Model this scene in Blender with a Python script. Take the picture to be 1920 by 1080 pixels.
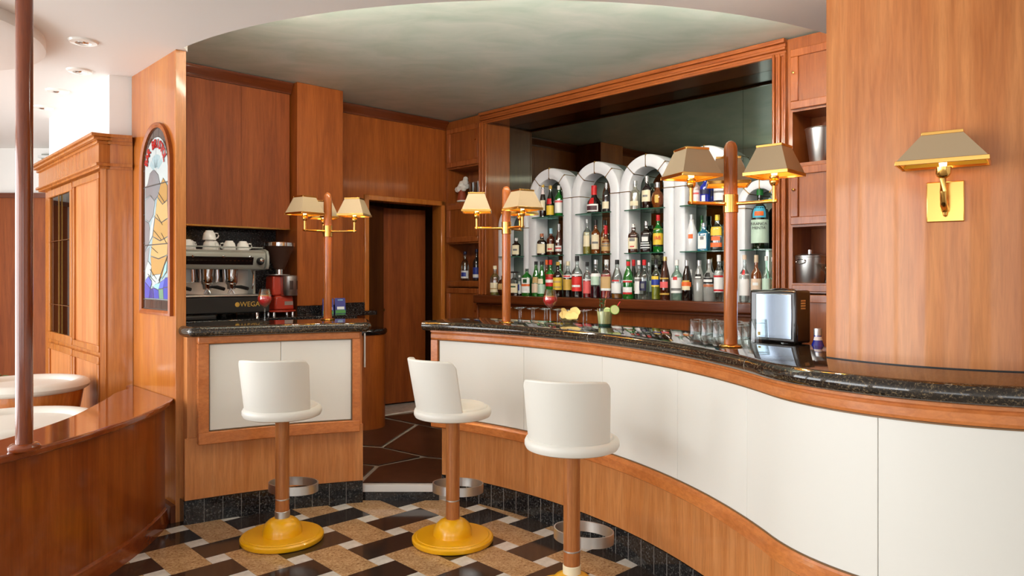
import bpy, bmesh, math, random
from mathutils import Vector, Matrix

# ------------------------------------------------------------------ camera, world, light, exposure
scene = bpy.context.scene
for o in list(bpy.data.objects):
    bpy.data.objects.remove(o, do_unlink=True)
col = scene.collection
random.seed(7)
PI = math.pi
FPX = 1365.0
EYE = 1.45

cam = bpy.data.cameras.new('camera')
cam.sensor_width = 36.0
cam.lens = 36.0 * FPX / 1920.0
cam.shift_y = -23.0 / 1920.0
cam.clip_start = 0.05
camo = bpy.data.objects.new('camera', cam)
col.objects.link(camo)
camo.location = (0, 0, EYE)
camo.rotation_euler = (PI / 2, 0, 0)
scene.camera = camo

world = bpy.data.worlds.new('world')
scene.world = world
world.use_nodes = True
bg = world.node_tree.nodes['Background']
bg.inputs[0].default_value = (0.95, 0.98, 1.0, 1)
bg.inputs[1].default_value = 0.6

scene.view_settings.view_transform = 'Standard'
scene.view_settings.look = 'None'
scene.view_settings.exposure = 0.1
scene.view_settings.gamma = 1.0
scene.view_settings.use_curve_mapping = False
try:
    scene.cycles.transparent_max_bounces = 24
except Exception:
    pass

def area(name, loc, rot, sx, sy, power, color):
    l = bpy.data.lights.new(name, 'AREA')
    l.shape = 'RECTANGLE'
    l.size = sx
    l.size_y = sy
    l.energy = power
    l.color = color
    o = bpy.data.objects.new(name, l)
    col.objects.link(o)
    o.location = loc
    o.rotation_euler = rot
    return o

# daylight through the tall windows of the room behind the camera and on its left
DAY = (0.95, 0.98, 1.0)
WIN_REAR = [(-3.4, 2.6), (0.6, 2.2)]
REAR_Y = -5.0
LEFT_X = -6.3
WIN_LEFT = [(-2.4, 3.0), (1.0, 3.0), (4.1, 2.4)]
for x, w in WIN_REAR:
    area('window_daylight', (x, REAR_Y + 0.06, 1.45), (PI / 2, 0, 0), w, 2.3, 8 * w * 2.3, DAY)
for y, w in WIN_LEFT:
    area('window_daylight', (LEFT_X + 0.06, y, 1.36), (PI / 2, 0, -PI / 2), w, 2.5, 22 * w * 2.5, DAY)

# ------------------------------------------------------------------ colour and materials
def lin(c):
    c = c / 255.0
    return c / 12.92 if c <= 0.04045 else ((c + 0.055) / 1.055) ** 2.4

def rgb(r, g, b):
    return (lin(r), lin(g), lin(b), 1.0)

MATS = {}

def newmat(name):
    m = bpy.data.materials.new(name)
    m.use_nodes = True
    nt = m.node_tree
    b = nt.nodes['Principled BSDF']
    MATS[name] = m
    return m, nt, b

def plain(name, c, rough=0.5, metal=0.0, coat=0.0, spec=0.5, emit=None, es=0.0):
    m, nt, b = newmat(name)
    b.inputs['Base Color'].default_value = rgb(*c)
    b.inputs['Roughness'].default_value = rough
    b.inputs['Metallic'].default_value = metal
    b.inputs['Coat Weight'].default_value = coat
    b.inputs['Coat Roughness'].default_value = 0.05
    b.inputs['Specular IOR Level'].default_value = spec
    if emit:
        b.inputs['Emission Color'].default_value = rgb(*emit)
        b.inputs['Emission Strength'].default_value = es
    return m

def mapped(nt, scale, coord='Object'):
    tc = nt.nodes.new('ShaderNodeTexCoord')
    mp = nt.nodes.new('ShaderNodeMapping')
    mp.inputs['Scale'].default_value = scale
    nt.links.new(tc.outputs[coord], mp.inputs['Vector'])
    return mp

def noise(nt, vec, scale, detail=3.0, rough=0.55, dist=0.0):
    n = nt.nodes.new('ShaderNodeTexNoise')
    n.inputs['Scale'].default_value = scale
    n.inputs['Detail'].default_value = detail
    n.inputs['Roughness'].default_value = rough
    n.inputs['Distortion'].default_value = dist
    nt.links.new(vec.outputs['Vector'], n.inputs['Vector'])
    return n

def ramp(nt, fac, stops):
    r = nt.nodes.new('ShaderNodeValToRGB')
    els = r.color_ramp.elements
    while len(els) < len(stops):
        els.new(0.5)
    for e, (p, c) in zip(els, stops):
        e.position = p
        e.color = rgb(*c)
    nt.links.new(fac, r.inputs['Fac'])
    return r

def mixc(nt, a, b, fac, mode='MIX'):
    n = nt.nodes.new('ShaderNodeMix')
    n.data_type = 'RGBA'
    n.blend_type = mode
    n.inputs[0].default_value = fac if not hasattr(fac, 'links') else 0.5
    if hasattr(fac, 'links'):
        nt.links.new(fac, n.inputs[0])
    for k, s in ((6, a), (7, b)):
        if hasattr(s, 'links'):
            nt.links.new(s, n.inputs[k])
        else:
            n.inputs[k].default_value = s
    return n.outputs[2]

def wood(name, dark, light, axis='Z', rough=0.3, coat=0.25, k=1.0):
    m, nt, b = newmat(name)
    s = {'Z': (7 * k, 7 * k, 0.45 * k), 'X': (0.45 * k, 7 * k, 7 * k), 'Y': (7 * k, 0.45 * k, 7 * k), 'N': (2.5 * k, 2.5 * k, 6 * k)}[axis]
    mp = mapped(nt, s)
    n1 = noise(nt, mp, 1.3, 4, 0.6, 1.4)
    mp2 = mapped(nt, tuple(5.5 * q for q in s))
    n2 = noise(nt, mp2, 2.0, 4, 0.7, 0.4)
    r1 = ramp(nt, n1.outputs['Fac'], [(0.28, dark), (0.72, light)])
    r2 = ramp(nt, n2.outputs['Fac'], [(0.35, (206, 200, 194)), (0.62, (255, 255, 255))])
    c = mixc(nt, r1.outputs['Color'], r2.outputs['Color'], 0.55, 'MULTIPLY')
    nt.links.new(c, b.inputs['Base Color'])
    b.inputs['Roughness'].default_value = rough
    b.inputs['Coat Weight'].default_value = coat
    b.inputs['Coat Roughness'].default_value = 0.08
    b.inputs['Specular IOR Level'].default_value = 0.3
    return m

def speckle(name, base, stops, scale=90, rough=0.08, coat=0.0, scale2=25, second=None):
    m, nt, b = newmat(name)
    mp = mapped(nt, (1, 1, 1))
    n1 = noise(nt, mp, scale, 5, 0.75, 0.3)
    r = ramp(nt, n1.outputs['Fac'], stops)
    out = r.outputs['Color']
    if second:
        n2 = noise(nt, mp, scale2, 3, 0.6, 0.6)
        r2 = ramp(nt, n2.outputs['Fac'], second)
        out = mixc(nt, out, r2.outputs['Color'], 0.5, 'MULTIPLY')
    nt.links.new(out, b.inputs['Base Color'])
    b.inputs['Roughness'].default_value = rough
    b.inputs['Coat Weight'].default_value = coat
    return m

def thin_glass(name, tint, gloss=0.08, rough=0.02, body=None, bodyfac=0.0, top=0.75):
    m = bpy.data.materials.new(name)
    m.use_nodes = True
    nt = m.node_tree
    nt.nodes.clear()
    out = nt.nodes.new('ShaderNodeOutputMaterial')
    tr = nt.nodes.new('ShaderNodeBsdfTransparent')
    tr.inputs['Color'].default_value = rgb(*tint)
    gl = nt.nodes.new('ShaderNodeBsdfGlossy')
    gl.inputs['Roughness'].default_value = rough
    gl.inputs['Color'].default_value = (1, 1, 1, 1)
    lw = nt.nodes.new('ShaderNodeLayerWeight')
    lw.inputs['Blend'].default_value = 0.35
    mr = nt.nodes.new('ShaderNodeMapRange')
    mr.inputs['To Min'].default_value = gloss
    mr.inputs['To Max'].default_value = top
    nt.links.new(lw.outputs['Fresnel'], mr.inputs['Value'])
    src = tr.outputs[0]
    if body:
        df = nt.nodes.new('ShaderNodeBsdfDiffuse')
        df.inputs['Color'].default_value = rgb(*body)
        m0 = nt.nodes.new('ShaderNodeMixShader')
        m0.inputs[0].default_value = bodyfac
        nt.links.new(tr.outputs[0], m0.inputs[1])
        nt.links.new(df.outputs[0], m0.inputs[2])
        src = m0.outputs[0]
    mx = nt.nodes.new('ShaderNodeMixShader')
    nt.links.new(mr.outputs[0], mx.inputs[0])
    nt.links.new(src, mx.inputs[1])
    nt.links.new(gl.outputs[0], mx.inputs[2])
    nt.links.new(mx.outputs[0], out.inputs['Surface'])
    MATS[name] = m
    return m

wood('wood_pillar', (184, 108, 52), (214, 142, 82), rough=0.36, coat=0.3, k=0.8)
wood('wood_counter', (194, 120, 62), (216, 148, 90), rough=0.3, coat=0.3)
wood('wood_rail', (190, 110, 54), (208, 128, 70), axis='N', rough=0.26, coat=0.4)
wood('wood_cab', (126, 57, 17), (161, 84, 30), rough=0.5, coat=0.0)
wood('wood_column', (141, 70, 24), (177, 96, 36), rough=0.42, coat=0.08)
wood('wood_back', (134, 68, 26), (168, 94, 42), rough=0.3, coat=0.3)
wood('wood_frame', (140, 70, 28), (178, 100, 48), rough=0.26, coat=0.4, k=1.6)
wood('wood_frame_h', (140, 70, 28), (178, 100, 48), axis='X', rough=0.26, coat=0.4, k=1.6)
wood('wood_trim', (90, 39, 15), (118, 57, 24), axis='X', rough=0.3, coat=0.3)
wood('wood_niche', (94, 41, 13), (124, 59, 20), rough=0.35, coat=0.1)
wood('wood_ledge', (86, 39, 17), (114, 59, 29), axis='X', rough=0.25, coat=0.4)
wood('wood_low', (126, 55, 13), (163, 84, 25), rough=0.28, coat=0.4, k=0.7)
wood('wood_cap', (126, 53, 18), (147, 72, 29), axis='N', rough=0.12, coat=0.8)
wood('wood_panel', (179, 98, 36), (200, 125, 51), rough=0.24, coat=0.5, k=0.8)
wood('wood_display', (175, 98, 37), (197, 125, 53), rough=0.25, coat=0.4)
wood('wood_pole', (157, 82, 36), (187, 111, 55), rough=0.2, coat=0.7, k=2)
wood('wood_redpole', (102, 39, 13), (147, 72, 29), rough=0.16, coat=0.8, k=2)
wood('wood_stool', (157, 90, 46), (191, 125, 68), rough=0.32, coat=0.3, k=3)
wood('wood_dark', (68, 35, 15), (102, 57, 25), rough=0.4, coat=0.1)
speckle('granite', None, [(0.36, (22, 18, 15)), (0.55, (46, 39, 32)), (0.635, (128, 110, 82)), (0.68, (40, 34, 28))], 115, 0.05, 0.3)
speckle('granite_black', None, [(0.4, (16, 15, 15)), (0.56, (40, 40, 42)), (0.66, (120, 118, 112)), (0.72, (30, 30, 30))], 90, 0.1)
speckle('tile_beige', None, [(0.3, (96, 62, 40)), (0.42, (172, 132, 92)), (0.55, (206, 170, 126)), (0.7, (216, 186, 146))], 70, 0.1, 0.0, 14, [(0.35, (196, 178, 160)), (0.6, (255, 255, 255))])
speckle('tile_dark', None, [(0.4, (40, 32, 28)), (0.6, (58, 48, 42)), (0.75, (84, 72, 62))], 110, 0.1)
speckle('tile_white', None, [(0.35, (206, 200, 190)), (0.65, (232, 228, 220))], 12, 0.12)
speckle('tile_brown', None, [(0.35, (58, 36, 26)), (0.7, (86, 56, 42))], 8, 0.3)
m, nt, b = newmat('ceiling_green')
mp = mapped(nt, (0.9, 1.6, 1))
n1 = noise(nt, mp, 2.2, 6, 0.62, 0.8)
r1 = ramp(nt, n1.outputs['Fac'], [(0.28, (180, 201, 188)), (0.5, (200, 214, 204)), (0.74, (218, 225, 217))])
nt.links.new(r1.outputs['Color'], b.inputs['Base Color'])
b.inputs['Roughness'].default_value = 0.35
plain('ceiling_white', (232, 228, 224), 0.55)
plain('wall_white', (240, 238, 234), 0.6)
plain('cream', (222, 219, 210), 0.42)
plain('cream_stool', (222, 219, 209), 0.4)
plain('seam', (196, 188, 172), 0.6)
plain('piping', (120, 84, 44), 0.4)
plain('arch_white', (226, 228, 232), 0.3)
plain('brass', (226, 176, 96), 0.16, 1.0)
plain('brass_dark', (150, 116, 60), 0.3, 1.0)
plain('gold_liner', (250, 190, 66), 0.42, 1.0)
plain('shade', (174, 151, 118), 0.6, 0.1)
plain('steel', (206, 204, 200), 0.34, 1.0)
plain('chrome', (222, 222, 224), 0.08, 1.0)
plain('yellow_paint', (242, 178, 8), 0.3, 0, 0.3)
plain('mirror', (112, 122, 112), 0.015, 1.0)
plain('mirror_silver', (150, 164, 180), 0.08, 1.0)
plain('marble', (222, 222, 220), 0.25)
plain('black_gloss', (22, 18, 18), 0.12, 0, 0.5)
plain('black_matte', (26, 25, 25), 0.5)
plain('machine_grey', (166, 169, 160), 0.35, 0.2)
plain('grinder_red', (178, 52, 30), 0.3, 0, 0.4)
plain('beans', (58, 34, 24), 0.5)
plain('porcelain', (240, 238, 232), 0.15)
plain('leaf', (56, 92, 40), 0.5)
plain('terracotta', (150, 62, 32), 0.5)
plain('grout', (168, 158, 146), 0.7)
plain('grout_dark', (150, 146, 140), 0.7)
plain('lead', (70, 64, 58), 0.4, 0.6)
plain('added_bulb_glow', (255, 236, 200), 0.4, emit=(255, 214, 150), es=8.0)  # glow added inside the lamp shades
plain('added_fill_glow', (255, 250, 240), 0.4, emit=(255, 244, 228), es=66.0)  # emission of the added fill strip over the bar
plain('chip', (234, 204, 128), 0.55)
plain('orange_slice', (244, 150, 30), 0.4)
plain('lime_flesh', (218, 230, 160), 0.4)
plain('lime_rind', (90, 150, 40), 0.4)
plain('straw_red', (214, 30, 34), 0.35)
plain('menu_blue', (38, 48, 140), 0.3)
plain('menu_green', (56, 140, 52), 0.4)
plain('menu_white', (232, 236, 240), 0.4)
plain('sofa', (214, 206, 190), 0.7)
thin_glass('clear_glass', (240, 245, 243), 0.04, 0.02, None, 0.0, 0.5)
thin_glass('shelf_glass', (196, 226, 212), 0.12)
thin_glass('mojito', (232, 230, 180), 0.08, 0.05, (224, 220, 160), 0.75)
plain('red_drink', (255, 40, 48), 0.3)
thin_glass('case_glass', (70, 62, 52), 0.16)
plain('shelf_edge', (40, 92, 74), 0.1)
# bottle glasses
GL = {'clear': ((226, 234, 232), .12, None, 0), 'clearg': ((200, 228, 214), .12, (190, 220, 205), .2),
      'green': ((30, 150, 40), .1, (24, 136, 40), .6), 'dgreen': ((14, 40, 20), .08, (12, 32, 16), .7),
      'brown': ((80, 36, 16), .08, (78, 34, 16), .6), 'amber': ((196, 120, 40), .1, (160, 84, 22), .45),
      'cola': ((40, 18, 10), .08, (34, 14, 10), .75), 'brandy': ((130, 50, 20), .1, (100, 36, 14), .6),
      'brandy2': ((150, 80, 60), .1, (110, 60, 46), .5), 'black': ((20, 12, 10), .08, (22, 14, 12), .85),
      'frost': ((200, 204, 200), .06, (196, 198, 194), .6), 'white': ((240, 240, 242), .06, (236, 236, 238), .95),
      'bluec': ((80, 180, 210), .1, (50, 150, 190), .55), 'blue': ((40, 60, 200), .1, (28, 46, 180), .8),
      'pink': ((240, 214, 206), .1, (226, 196, 188), .5), 'smoke': ((70, 64, 60), .1, (50, 46, 44), .6),
      'textured': ((226, 226, 214), .3, (200, 196, 176), .3)}
for k, (t, g, bd, bf) in GL.items():
    thin_glass('glass_' + k, t, g, 0.03 if k != 'textured' else 0.15, bd, bf)
PC = {'cream': (236, 224, 190), 'tan': (196, 160, 104), 'white': (238, 238, 236), 'blue': (40, 60, 150), 'orange': (232, 104, 34),
      'dgreen': (20, 70, 34), 'tanpink': (226, 200, 176), 'mint': (196, 222, 202), 'red': (200, 24, 28), 'yellow': (238, 200, 60),
      'gold': (206, 166, 70), 'scarlet': (222, 46, 40), 'rose': (226, 96, 96), 'gray': (120, 118, 116), 'navy': (28, 30, 66),
      'black': (20, 18, 18), 'copper': (188, 110, 70), 'skyb': (70, 170, 200), 'skyc': (150, 196, 216), 'plumd': (70, 34, 44),
      'pinkw': (240, 222, 222), 'cork': (214, 190, 160), 'green': (24, 110, 44), 'lemonc': (240, 220, 80)}
for k, c in PC.items():
    plain('print_' + k, c, 0.45)
for k, c in {'straw': (206, 184, 90), 'cola': (36, 14, 12), 'red': (190, 14, 26), 'plum': (90, 24, 44), 'honey': (206, 130, 40), 'lemon': (196, 190, 60), 'lime': (40, 180, 30)}.items():
    plain('liquid_' + k, c, 0.15)
for k, c in {'clearcap': (196, 200, 200), 'silver': (190, 190, 190), 'goldw': (214, 180, 110)}.items():
    plain('print_' + k, c, 0.25, 0.6)

# ------------------------------------------------------------------ mesh helpers
class MB:
    def __init__(s):
        s.v = []
        s.f = []

    def add(s, vs, fs):
        n = len(s.v)
        s.v += [tuple(p) for p in vs]
        s.f += [[n + i for i in f] for f in fs]
        return s

    def box(s, x0, x1, y0, y1, z0, z1):
        return s.add([(x0, y0, z0), (x1, y0, z0), (x1, y1, z0), (x0, y1, z0), (x0, y0, z1), (x1, y0, z1), (x1, y1, z1), (x0, y1, z1)],
                     [[0, 3, 2, 1], [4, 5, 6, 7], [0, 1, 5, 4], [1, 2, 6, 5], [2, 3, 7, 6], [3, 0, 4, 7]])

    def prism(s, poly, z0, z1):
        a = sum(poly[i][0] * poly[(i + 1) % len(poly)][1] - poly[(i + 1) % len(poly)][0] * poly[i][1] for i in range(len(poly)))
        if a < 0:
            poly = poly[::-1]
        n = len(poly)
        vs = [(x, y, z0) for x, y in poly] + [(x, y, z1) for x, y in poly]
        fs = [list(range(n))[::-1], list(range(n, 2 * n))] + [[i, (i + 1) % n, n + (i + 1) % n, n + i] for i in range(n)]
        return s.add(vs, fs)

    def prism_xz(s, poly, y0, y1):
        a = sum(poly[i][0] * poly[(i + 1) % len(poly)][1] - poly[(i + 1) % len(poly)][0] * poly[i][1] for i in range(len(poly)))
        if a < 0:
            poly = poly[::-1]
        n = len(poly)
        vs = [(x, y0, z) for x, z in poly] + [(x, y1, z) for x, z in poly]
        fs = [list(range(n)), list(range(n, 2 * n))[::-1]] + [[(i + 1) % n, i, n + i, n + (i + 1) % n] for i in range(n)]
        return s.add(vs, fs)

    def lathe(s, prof, seg=20, c=(0, 0, 0), sq=0.0, ky=1.0, a0=0.0, a1=2 * PI, cap=True):
        full = abs(a1 - a0 - 2 * PI) < 1e-6
        n = seg if full else seg + 1
        vs = []
        for r, z in prof:
            for i in range(n):
                t = a0 + (a1 - a0) * i / seg
                cx, sy = math.cos(t), math.sin(t)
                k = 1.0
                if sq:
                    k = 1.0 / max(abs(cx), abs(sy))
                    k = 1 + (min(k, 1.26) - 1) * sq
                vs.append((c[0] + r * k * cx, c[1] + r * k * sy * ky, c[2] + z))
        fs = []
        m = len(prof)
        for j in range(m - 1):
            for i in range(seg):
                i2 = (i + 1) % n if full else i + 1
                fs.append([j * n + i, j * n + i2, (j + 1) * n + i2, (j + 1) * n + i])
        if full and cap:
            if prof[0][0] > 1e-5:
                fs.append(list(range(n))[::-1])
            if prof[-1][0] > 1e-5:
                fs.append([(m - 1) * n + i for i in range(n)])
        return s.add(vs, fs)

    def tube(s, pts, r, seg=10, closed=False):
        P = [Vector(p) for p in pts]
        n = len(P)
        vs = []
        up = Vector((0, 0, 1))
        for i, p in enumerate(P):
            if closed:
                t = P[(i + 1) % n] - P[i - 1]
            else:
                t = P[min(i + 1, n - 1)] - P[max(i - 1, 0)]
            t.normalize()
            a = t.cross(up)
            if a.length < 1e-3:
                a = t.cross(Vector((1, 0, 0)))
            a.normalize()
            b2 = a.cross(t)
            rr = r[i] if isinstance(r, (list, tuple)) else r
            for k in range(seg):
                q = 2 * PI * k / seg
                vs.append(p + a * (rr * math.cos(q)) + b2 * (rr * math.sin(q)))
        fs = []
        for i in range(n if closed else n - 1):
            for k in range(seg):
                fs.append([i * seg + k, i * seg + (k + 1) % seg, ((i + 1) % n) * seg + (k + 1) % seg, ((i + 1) % n) * seg + k])
        if not closed:
            fs.append(list(range(seg))[::-1])
            fs.append([(n - 1) * seg + k for k in range(seg)])
        return s.add(vs, fs)

    def sweep(s, path, prof):
        """path: list of ((x,y),(nx,ny)); prof: closed list of (offset,z)"""
        n = len(prof)
        vs = []
        for (p, nn) in path:
            for o, z in prof:
                vs.append((p[0] + nn[0] * o, p[1] + nn[1] * o, z))
        fs = []
        for i in range(len(path) - 1):
            for k in range(n):
                k2 = (k + 1) % n
                fs.append([i * n + k, i * n + k2, (i + 1) * n + k2, (i + 1) * n + k])
        fs.append(list(range(n))[::-1])
        fs.append([(len(path) - 1) * n + k for k in range(n)])
        return s.add(vs, fs)

    def frustum(s, w0, d0, w1, d1, z0, z1, c=(0, 0)):
        vs = []
        for w, d, z in ((w0, d0, z0), (w1, d1, z1)):
            vs += [(c[0] - w / 2, c[1] - d / 2, z), (c[0] + w / 2, c[1] - d / 2, z), (c[0] + w / 2, c[1] + d / 2, z), (c[0] - w / 2, c[1] + d / 2, z)]
        return s.add(vs, [[0, 3, 2, 1], [4, 5, 6, 7], [0, 1, 5, 4], [1, 2, 6, 5], [2, 3, 7, 6], [3, 0, 4, 7]])

    def build(s, name, mat, parent=None, loc=(0, 0, 0), rz=0.0, bevel=0.0, bseg=2, smooth=40, fix=True):
        me = bpy.data.meshes.new(name)
        me.from_pydata(s.v, [], s.f)
        if fix:
            bm = bmesh.new()
            bm.from_mesh(me)
            bmesh.ops.recalc_face_normals(bm, faces=bm.faces)
            bm.to_mesh(me)
            bm.free()
        me.materials.append(MATS[mat])
        me.polygons.foreach_set('use_smooth', [True] * len(me.polygons))
        me.set_sharp_from_angle(angle=math.radians(smooth))
        o = bpy.data.objects.new(name, me)
        col.objects.link(o)
        if parent is not None:
            o.parent = parent
        o.location = loc
        o.rotation_euler = (0, 0, rz)
        if bevel:
            md = o.modifiers.new('bevel', 'BEVEL')
            md.width = bevel
            md.segments = bseg
            md.limit_method = 'ANGLE'
            md.angle_limit = math.radians(50)
        return o

def empty(name, loc=(0, 0, 0), rz=0.0):
    o = bpy.data.objects.new(name, None)
    o.empty_display_size = 0.05
    col.objects.link(o)
    o.location = loc
    o.rotation_euler = (0, 0, rz)
    return o

def tag(o, label, cat, group=None):
    o['label'] = label
    o['category'] = cat
    if group:
        o['group'] = group
    return o

def struct(o):
    o['kind'] = 'structure'
    return o

def share(o, name, parent, loc=(0, 0, 0), rz=0.0):
    c = o.copy()
    c.name = name
    col.objects.link(c)
    c.parent = parent
    c.location = loc
    c.rotation_euler = (0, 0, rz)
    return c

def copy_tree(o, parent=None):
    c = o.copy()
    col.objects.link(c)
    c.parent = parent
    for ch in list(o.children):
        copy_tree(ch, c)
    return c

def text_mesh(name, txt, size, mat, parent, loc, rot, depth=0.0006, bold=0.0):
    cu = bpy.data.curves.new(name, 'FONT')
    cu.body = txt
    cu.size = size
    cu.align_x = 'CENTER'
    cu.align_y = 'CENTER'
    cu.extrude = depth
    cu.resolution_u = 2
    cu.offset = bold
    t = bpy.data.objects.new(name + '_tmp', cu)
    col.objects.link(t)
    dg = bpy.context.evaluated_depsgraph_get()
    me = bpy.data.meshes.new_from_object(t.evaluated_get(dg))
    bpy.data.objects.remove(t, do_unlink=True)
    me.materials.clear()
    me.materials.append(MATS[mat])
    o = bpy.data.objects.new(name, me)
    col.objects.link(o)
    o.parent = parent
    o.location = loc
    o.rotation_euler = rot
    return o

# ------------------------------------------------------------------ plan frames
CORNER = Vector((-0.688, 7.58))                     # where the back bar meets the wall with the doorway
BBR = math.radians(-46.439)                         # back bar: x along it to the right, y into the wall
LWR = math.radians(43.548)                          # doorway wall: x to the right, y into the wall

def fr(rz, x, y, z=0.0, o=CORNER):
    c, s = math.cos(rz), math.sin(rz)
    return (o[0] + x * c - y * s, o[1] + x * s + y * c, z)

def BB(a, b, z=0.0):
    return fr(BBR, a, b, z)

def LW(a, b, z=0.0):
    return fr(LWR, a, b, z)

# curve of the long counter front: a wide hollow arc, then a tight bulge round the pillar
CA, RA = Vector((-2.037, 2.21)), 2.9686
CB, RB = Vector((1.608, 2.639)), 0.702
TH0 = math.radians(59.3)
THT = math.atan2(0.425, 3.612)
LA = RA * (TH0 - THT)
LTOT = LA + RB * math.radians(112)

def RC(s):
    if s <= LA:
        t = TH0 - s / RA
        d = Vector((math.cos(t), math.sin(t)))
        p = CA + RA * d
        return ((p.x, p.y), (-d.x, -d.y))
    t = THT + PI + (s - LA) / RB
    d = Vector((math.cos(t), math.sin(t)))
    p = CB + RB * d
    return ((p.x, p.y), (d.x, d.y))

def rcpath(s0, s1, step=0.05):
    n = max(2, int((s1 - s0) / step) + 1)
    return [RC(s0 + (s1 - s0) * i / n) for i in range(n + 1)]

def RCP(s, off, z=0.0):
    p, n = RC(s)
    return (p[0] + n[0] * off, p[1] + n[1] * off, z)

def RCA(s):
    n = RC(s)[1]
    return math.atan2(n[1], n[0]) + PI / 2       # local -y looks to the guests

CL, RL = Vector((-0.186, 1.732)), 3.0
TL0 = math.radians(123.9)

def LC(s):
    t = TL0 - s / RL
    d = Vector((math.cos(t), math.sin(t)))
    p = CL + RL * d
    return ((p.x, p.y), (-d.x, -d.y))

def lcpath(s0, s1, step=0.05):
    n = max(2, int((s1 - s0) / step) + 1)
    return [LC(s0 + (s1 - s0) * i / n) for i in range(n + 1)]

def LCP(s, off, z=0.0):
    p, n = LC(s)
    return (p[0] + n[0] * off, p[1] + n[1] * off, z)

ZC = 2.78        # white ceiling
ZG = 3.05        # green ceiling over the bar
ZP = 0.10        # raised floor behind the counters
ZT = 1.155       # top of the granite

def arcpts(cx, cy, r, a0, a1, n):
    return [(cx + r * math.cos(math.radians(a0 + (a1 - a0) * i / n)), cy + r * math.sin(math.radians(a0 + (a1 - a0) * i / n))) for i in range(n + 1)]

# ------------------------------------------------------------------ the setting
fl = MB().box(-6.3, 3.4, REAR_Y, 9.0, -0.12, -0.006).build('floor', 'grout')
struct(fl)
c_ = 0.297
TL_, TW_ = 0.396 - 0.002, 0.198 - 0.002
px, py = Vector((0.7248, 0.6889)), Vector((0.6889, -0.7248))
protos = {}
for nm, lx, ly, mt in (('dark', TL_, TW_, 'tile_dark'), ('beige', TW_, TL_, 'tile_beige'), ('white', 0.097, 0.097, 'tile_white')):
    me = MB().box(-lx / 2, lx / 2, -ly / 2, ly / 2, -0.006, 0.0).build('floor_tile', mt, fl)
    protos[nm] = me
first = {k: True for k in protos}

def inroom(p):
    if not (-2.2 < p.x < 1.35 and 2.15 < p.y < 4.95):
        return False
    if (p - CA).length > RA + 0.16 and p.x > -0.5:
        return False
    if (p - CB).length < RB - 0.12:
        return False
    if (p - CL).length > RL + 0.2 and p.x < -0.9:
        return False
    if (p - Vector((-4.5, 3.7))).length < 2.36 and p.y < 4.4:
        return False
    if p.x < -1.85 and p.y > 4.45:
        return False
    if p.x > 1.0 and p.y > 2.4:
        return False
    return True

def lay(kind, p):
    o = protos[kind]
    if first[kind]:
        first[kind] = False
    else:
        o = o.copy()
        o.name = 'floor_tile'
        col.objects.link(o)
    o.location = (p.x, p.y, 0)
    o.rotation_euler = (0, 0, LWR)

for i in range(-14, 16):
    for j in range(-14, 16):
        q = px * (2.2235 + c_ * i) + py * (-3.2975 + c_ * j)
        if inroom(q):
            lay('dark' if (i + j) % 2 == 0 else 'beige', q)
        q = px * (2.2235 + c_ * (i + 0.5)) + py * (-3.2975 + c_ * (j + 0.5))
        if inroom(q):
            lay('white', q)

# raised floor behind the bar
pf = struct(empty('floor_platform'))
poly = [LCP(1.0 - 0.02, -0.07)[:2]]
arc_gap = [(-0.985, 4.715), (-0.47, 4.715)]
outline = arc_gap + [RCP(0.2, -0.12)[:2]] + [RCP(s, -0.12)[:2] for s in (0.7, 1.2, 1.7, 2.2)] + [(1.45, 2.9), (3.2, 3.4), (3.3, 5.4)] + [BB(2.0, 0.3)[:2], BB(0, 0.3)[:2], LW(-0.5, 1.2)[:2], LW(-3.1, 0.1)[:2], (-2.5, 4.97), (-1.95, 4.5)] + [LCP(s, -0.12)[:2] for s in (0.05, 0.5, 0.95)]
MB().prism(outline, 0.0, ZP - 0.008).build('platform_base', 'grout', pf)
# marble nosing and riser tiles in the passage
gap = [((p[0], p[1]), n) for p, n in [((-0.985, 4.705), (0, -1.0)), ((-0.86, 4.705), (0, -1.0)), ((-0.74, 4.705), (0.0, -1.0)), ((-0.62, 4.705), (0, -1.0)), ((-0.47, 4.705), (0, -1.0))]]
MB().sweep(gap, [(-0.03, 0.056), (0.012, 0.056), (0.012, 0.1), (-0.03, 0.1)]).build('marble_nosing', 'marble', pf, bevel=0.002)
for i in range(4):
    MB().sweep([((gap[i][0][0] + 0.001, gap[i][0][1]), gap[i][1]), ((gap[i + 1][0][0] - 0.001, gap[i + 1][0][1]), gap[i + 1][1])], [(-0.01, 0.0), (0.006, 0.0), (0.006, 0.054), (-0.01, 0.054)]).build('riser_tile', 'granite_black', pf)
# dark tiles with pale joints, laid as big irregular slabs
def slab(pts):
    c = Vector((sum(p[0] for p in pts) / len(pts), sum(p[1] for p in pts) / len(pts)))
    q = []
    for p in pts:
        d = Vector(p) - c
        q.append(tuple(c + d * (1 - 0.010 / max(d.length, 0.05))))
    MB().prism(q, ZP - 0.008, ZP).build('platform_tile', 'tile_brown', pf)
slab([(-0.985, 4.76), (-0.95, 5.16), (-0.65, 5.42), (-0.42, 5.33), (-0.42, 4.75)])
slab([(-1.30, 4.80), (-1.01, 4.76), (-0.97, 5.17), (-1.32, 5.3)])
slab([(-1.32, 5.32), (-0.95, 5.19), (-0.68, 5.44), (-1.02, 5.72), (-1.5, 5.85)])
slab([(-1.02, 5.74), (-0.64, 5.44), (-0.1, 5.24), (0.2, 5.5), (-0.5, 6.3), (-0.85, 6.6)])
slab([(-1.5, 5.88), (-1.03, 5.76), (-0.88, 6.62), (-1.28, 6.95), (-1.75, 6.35)])
slab([(-0.86, 6.63), (-0.48, 6.32), (-0.1, 6.75), (-0.66, 7.4), (-1.24, 6.98)])
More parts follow.
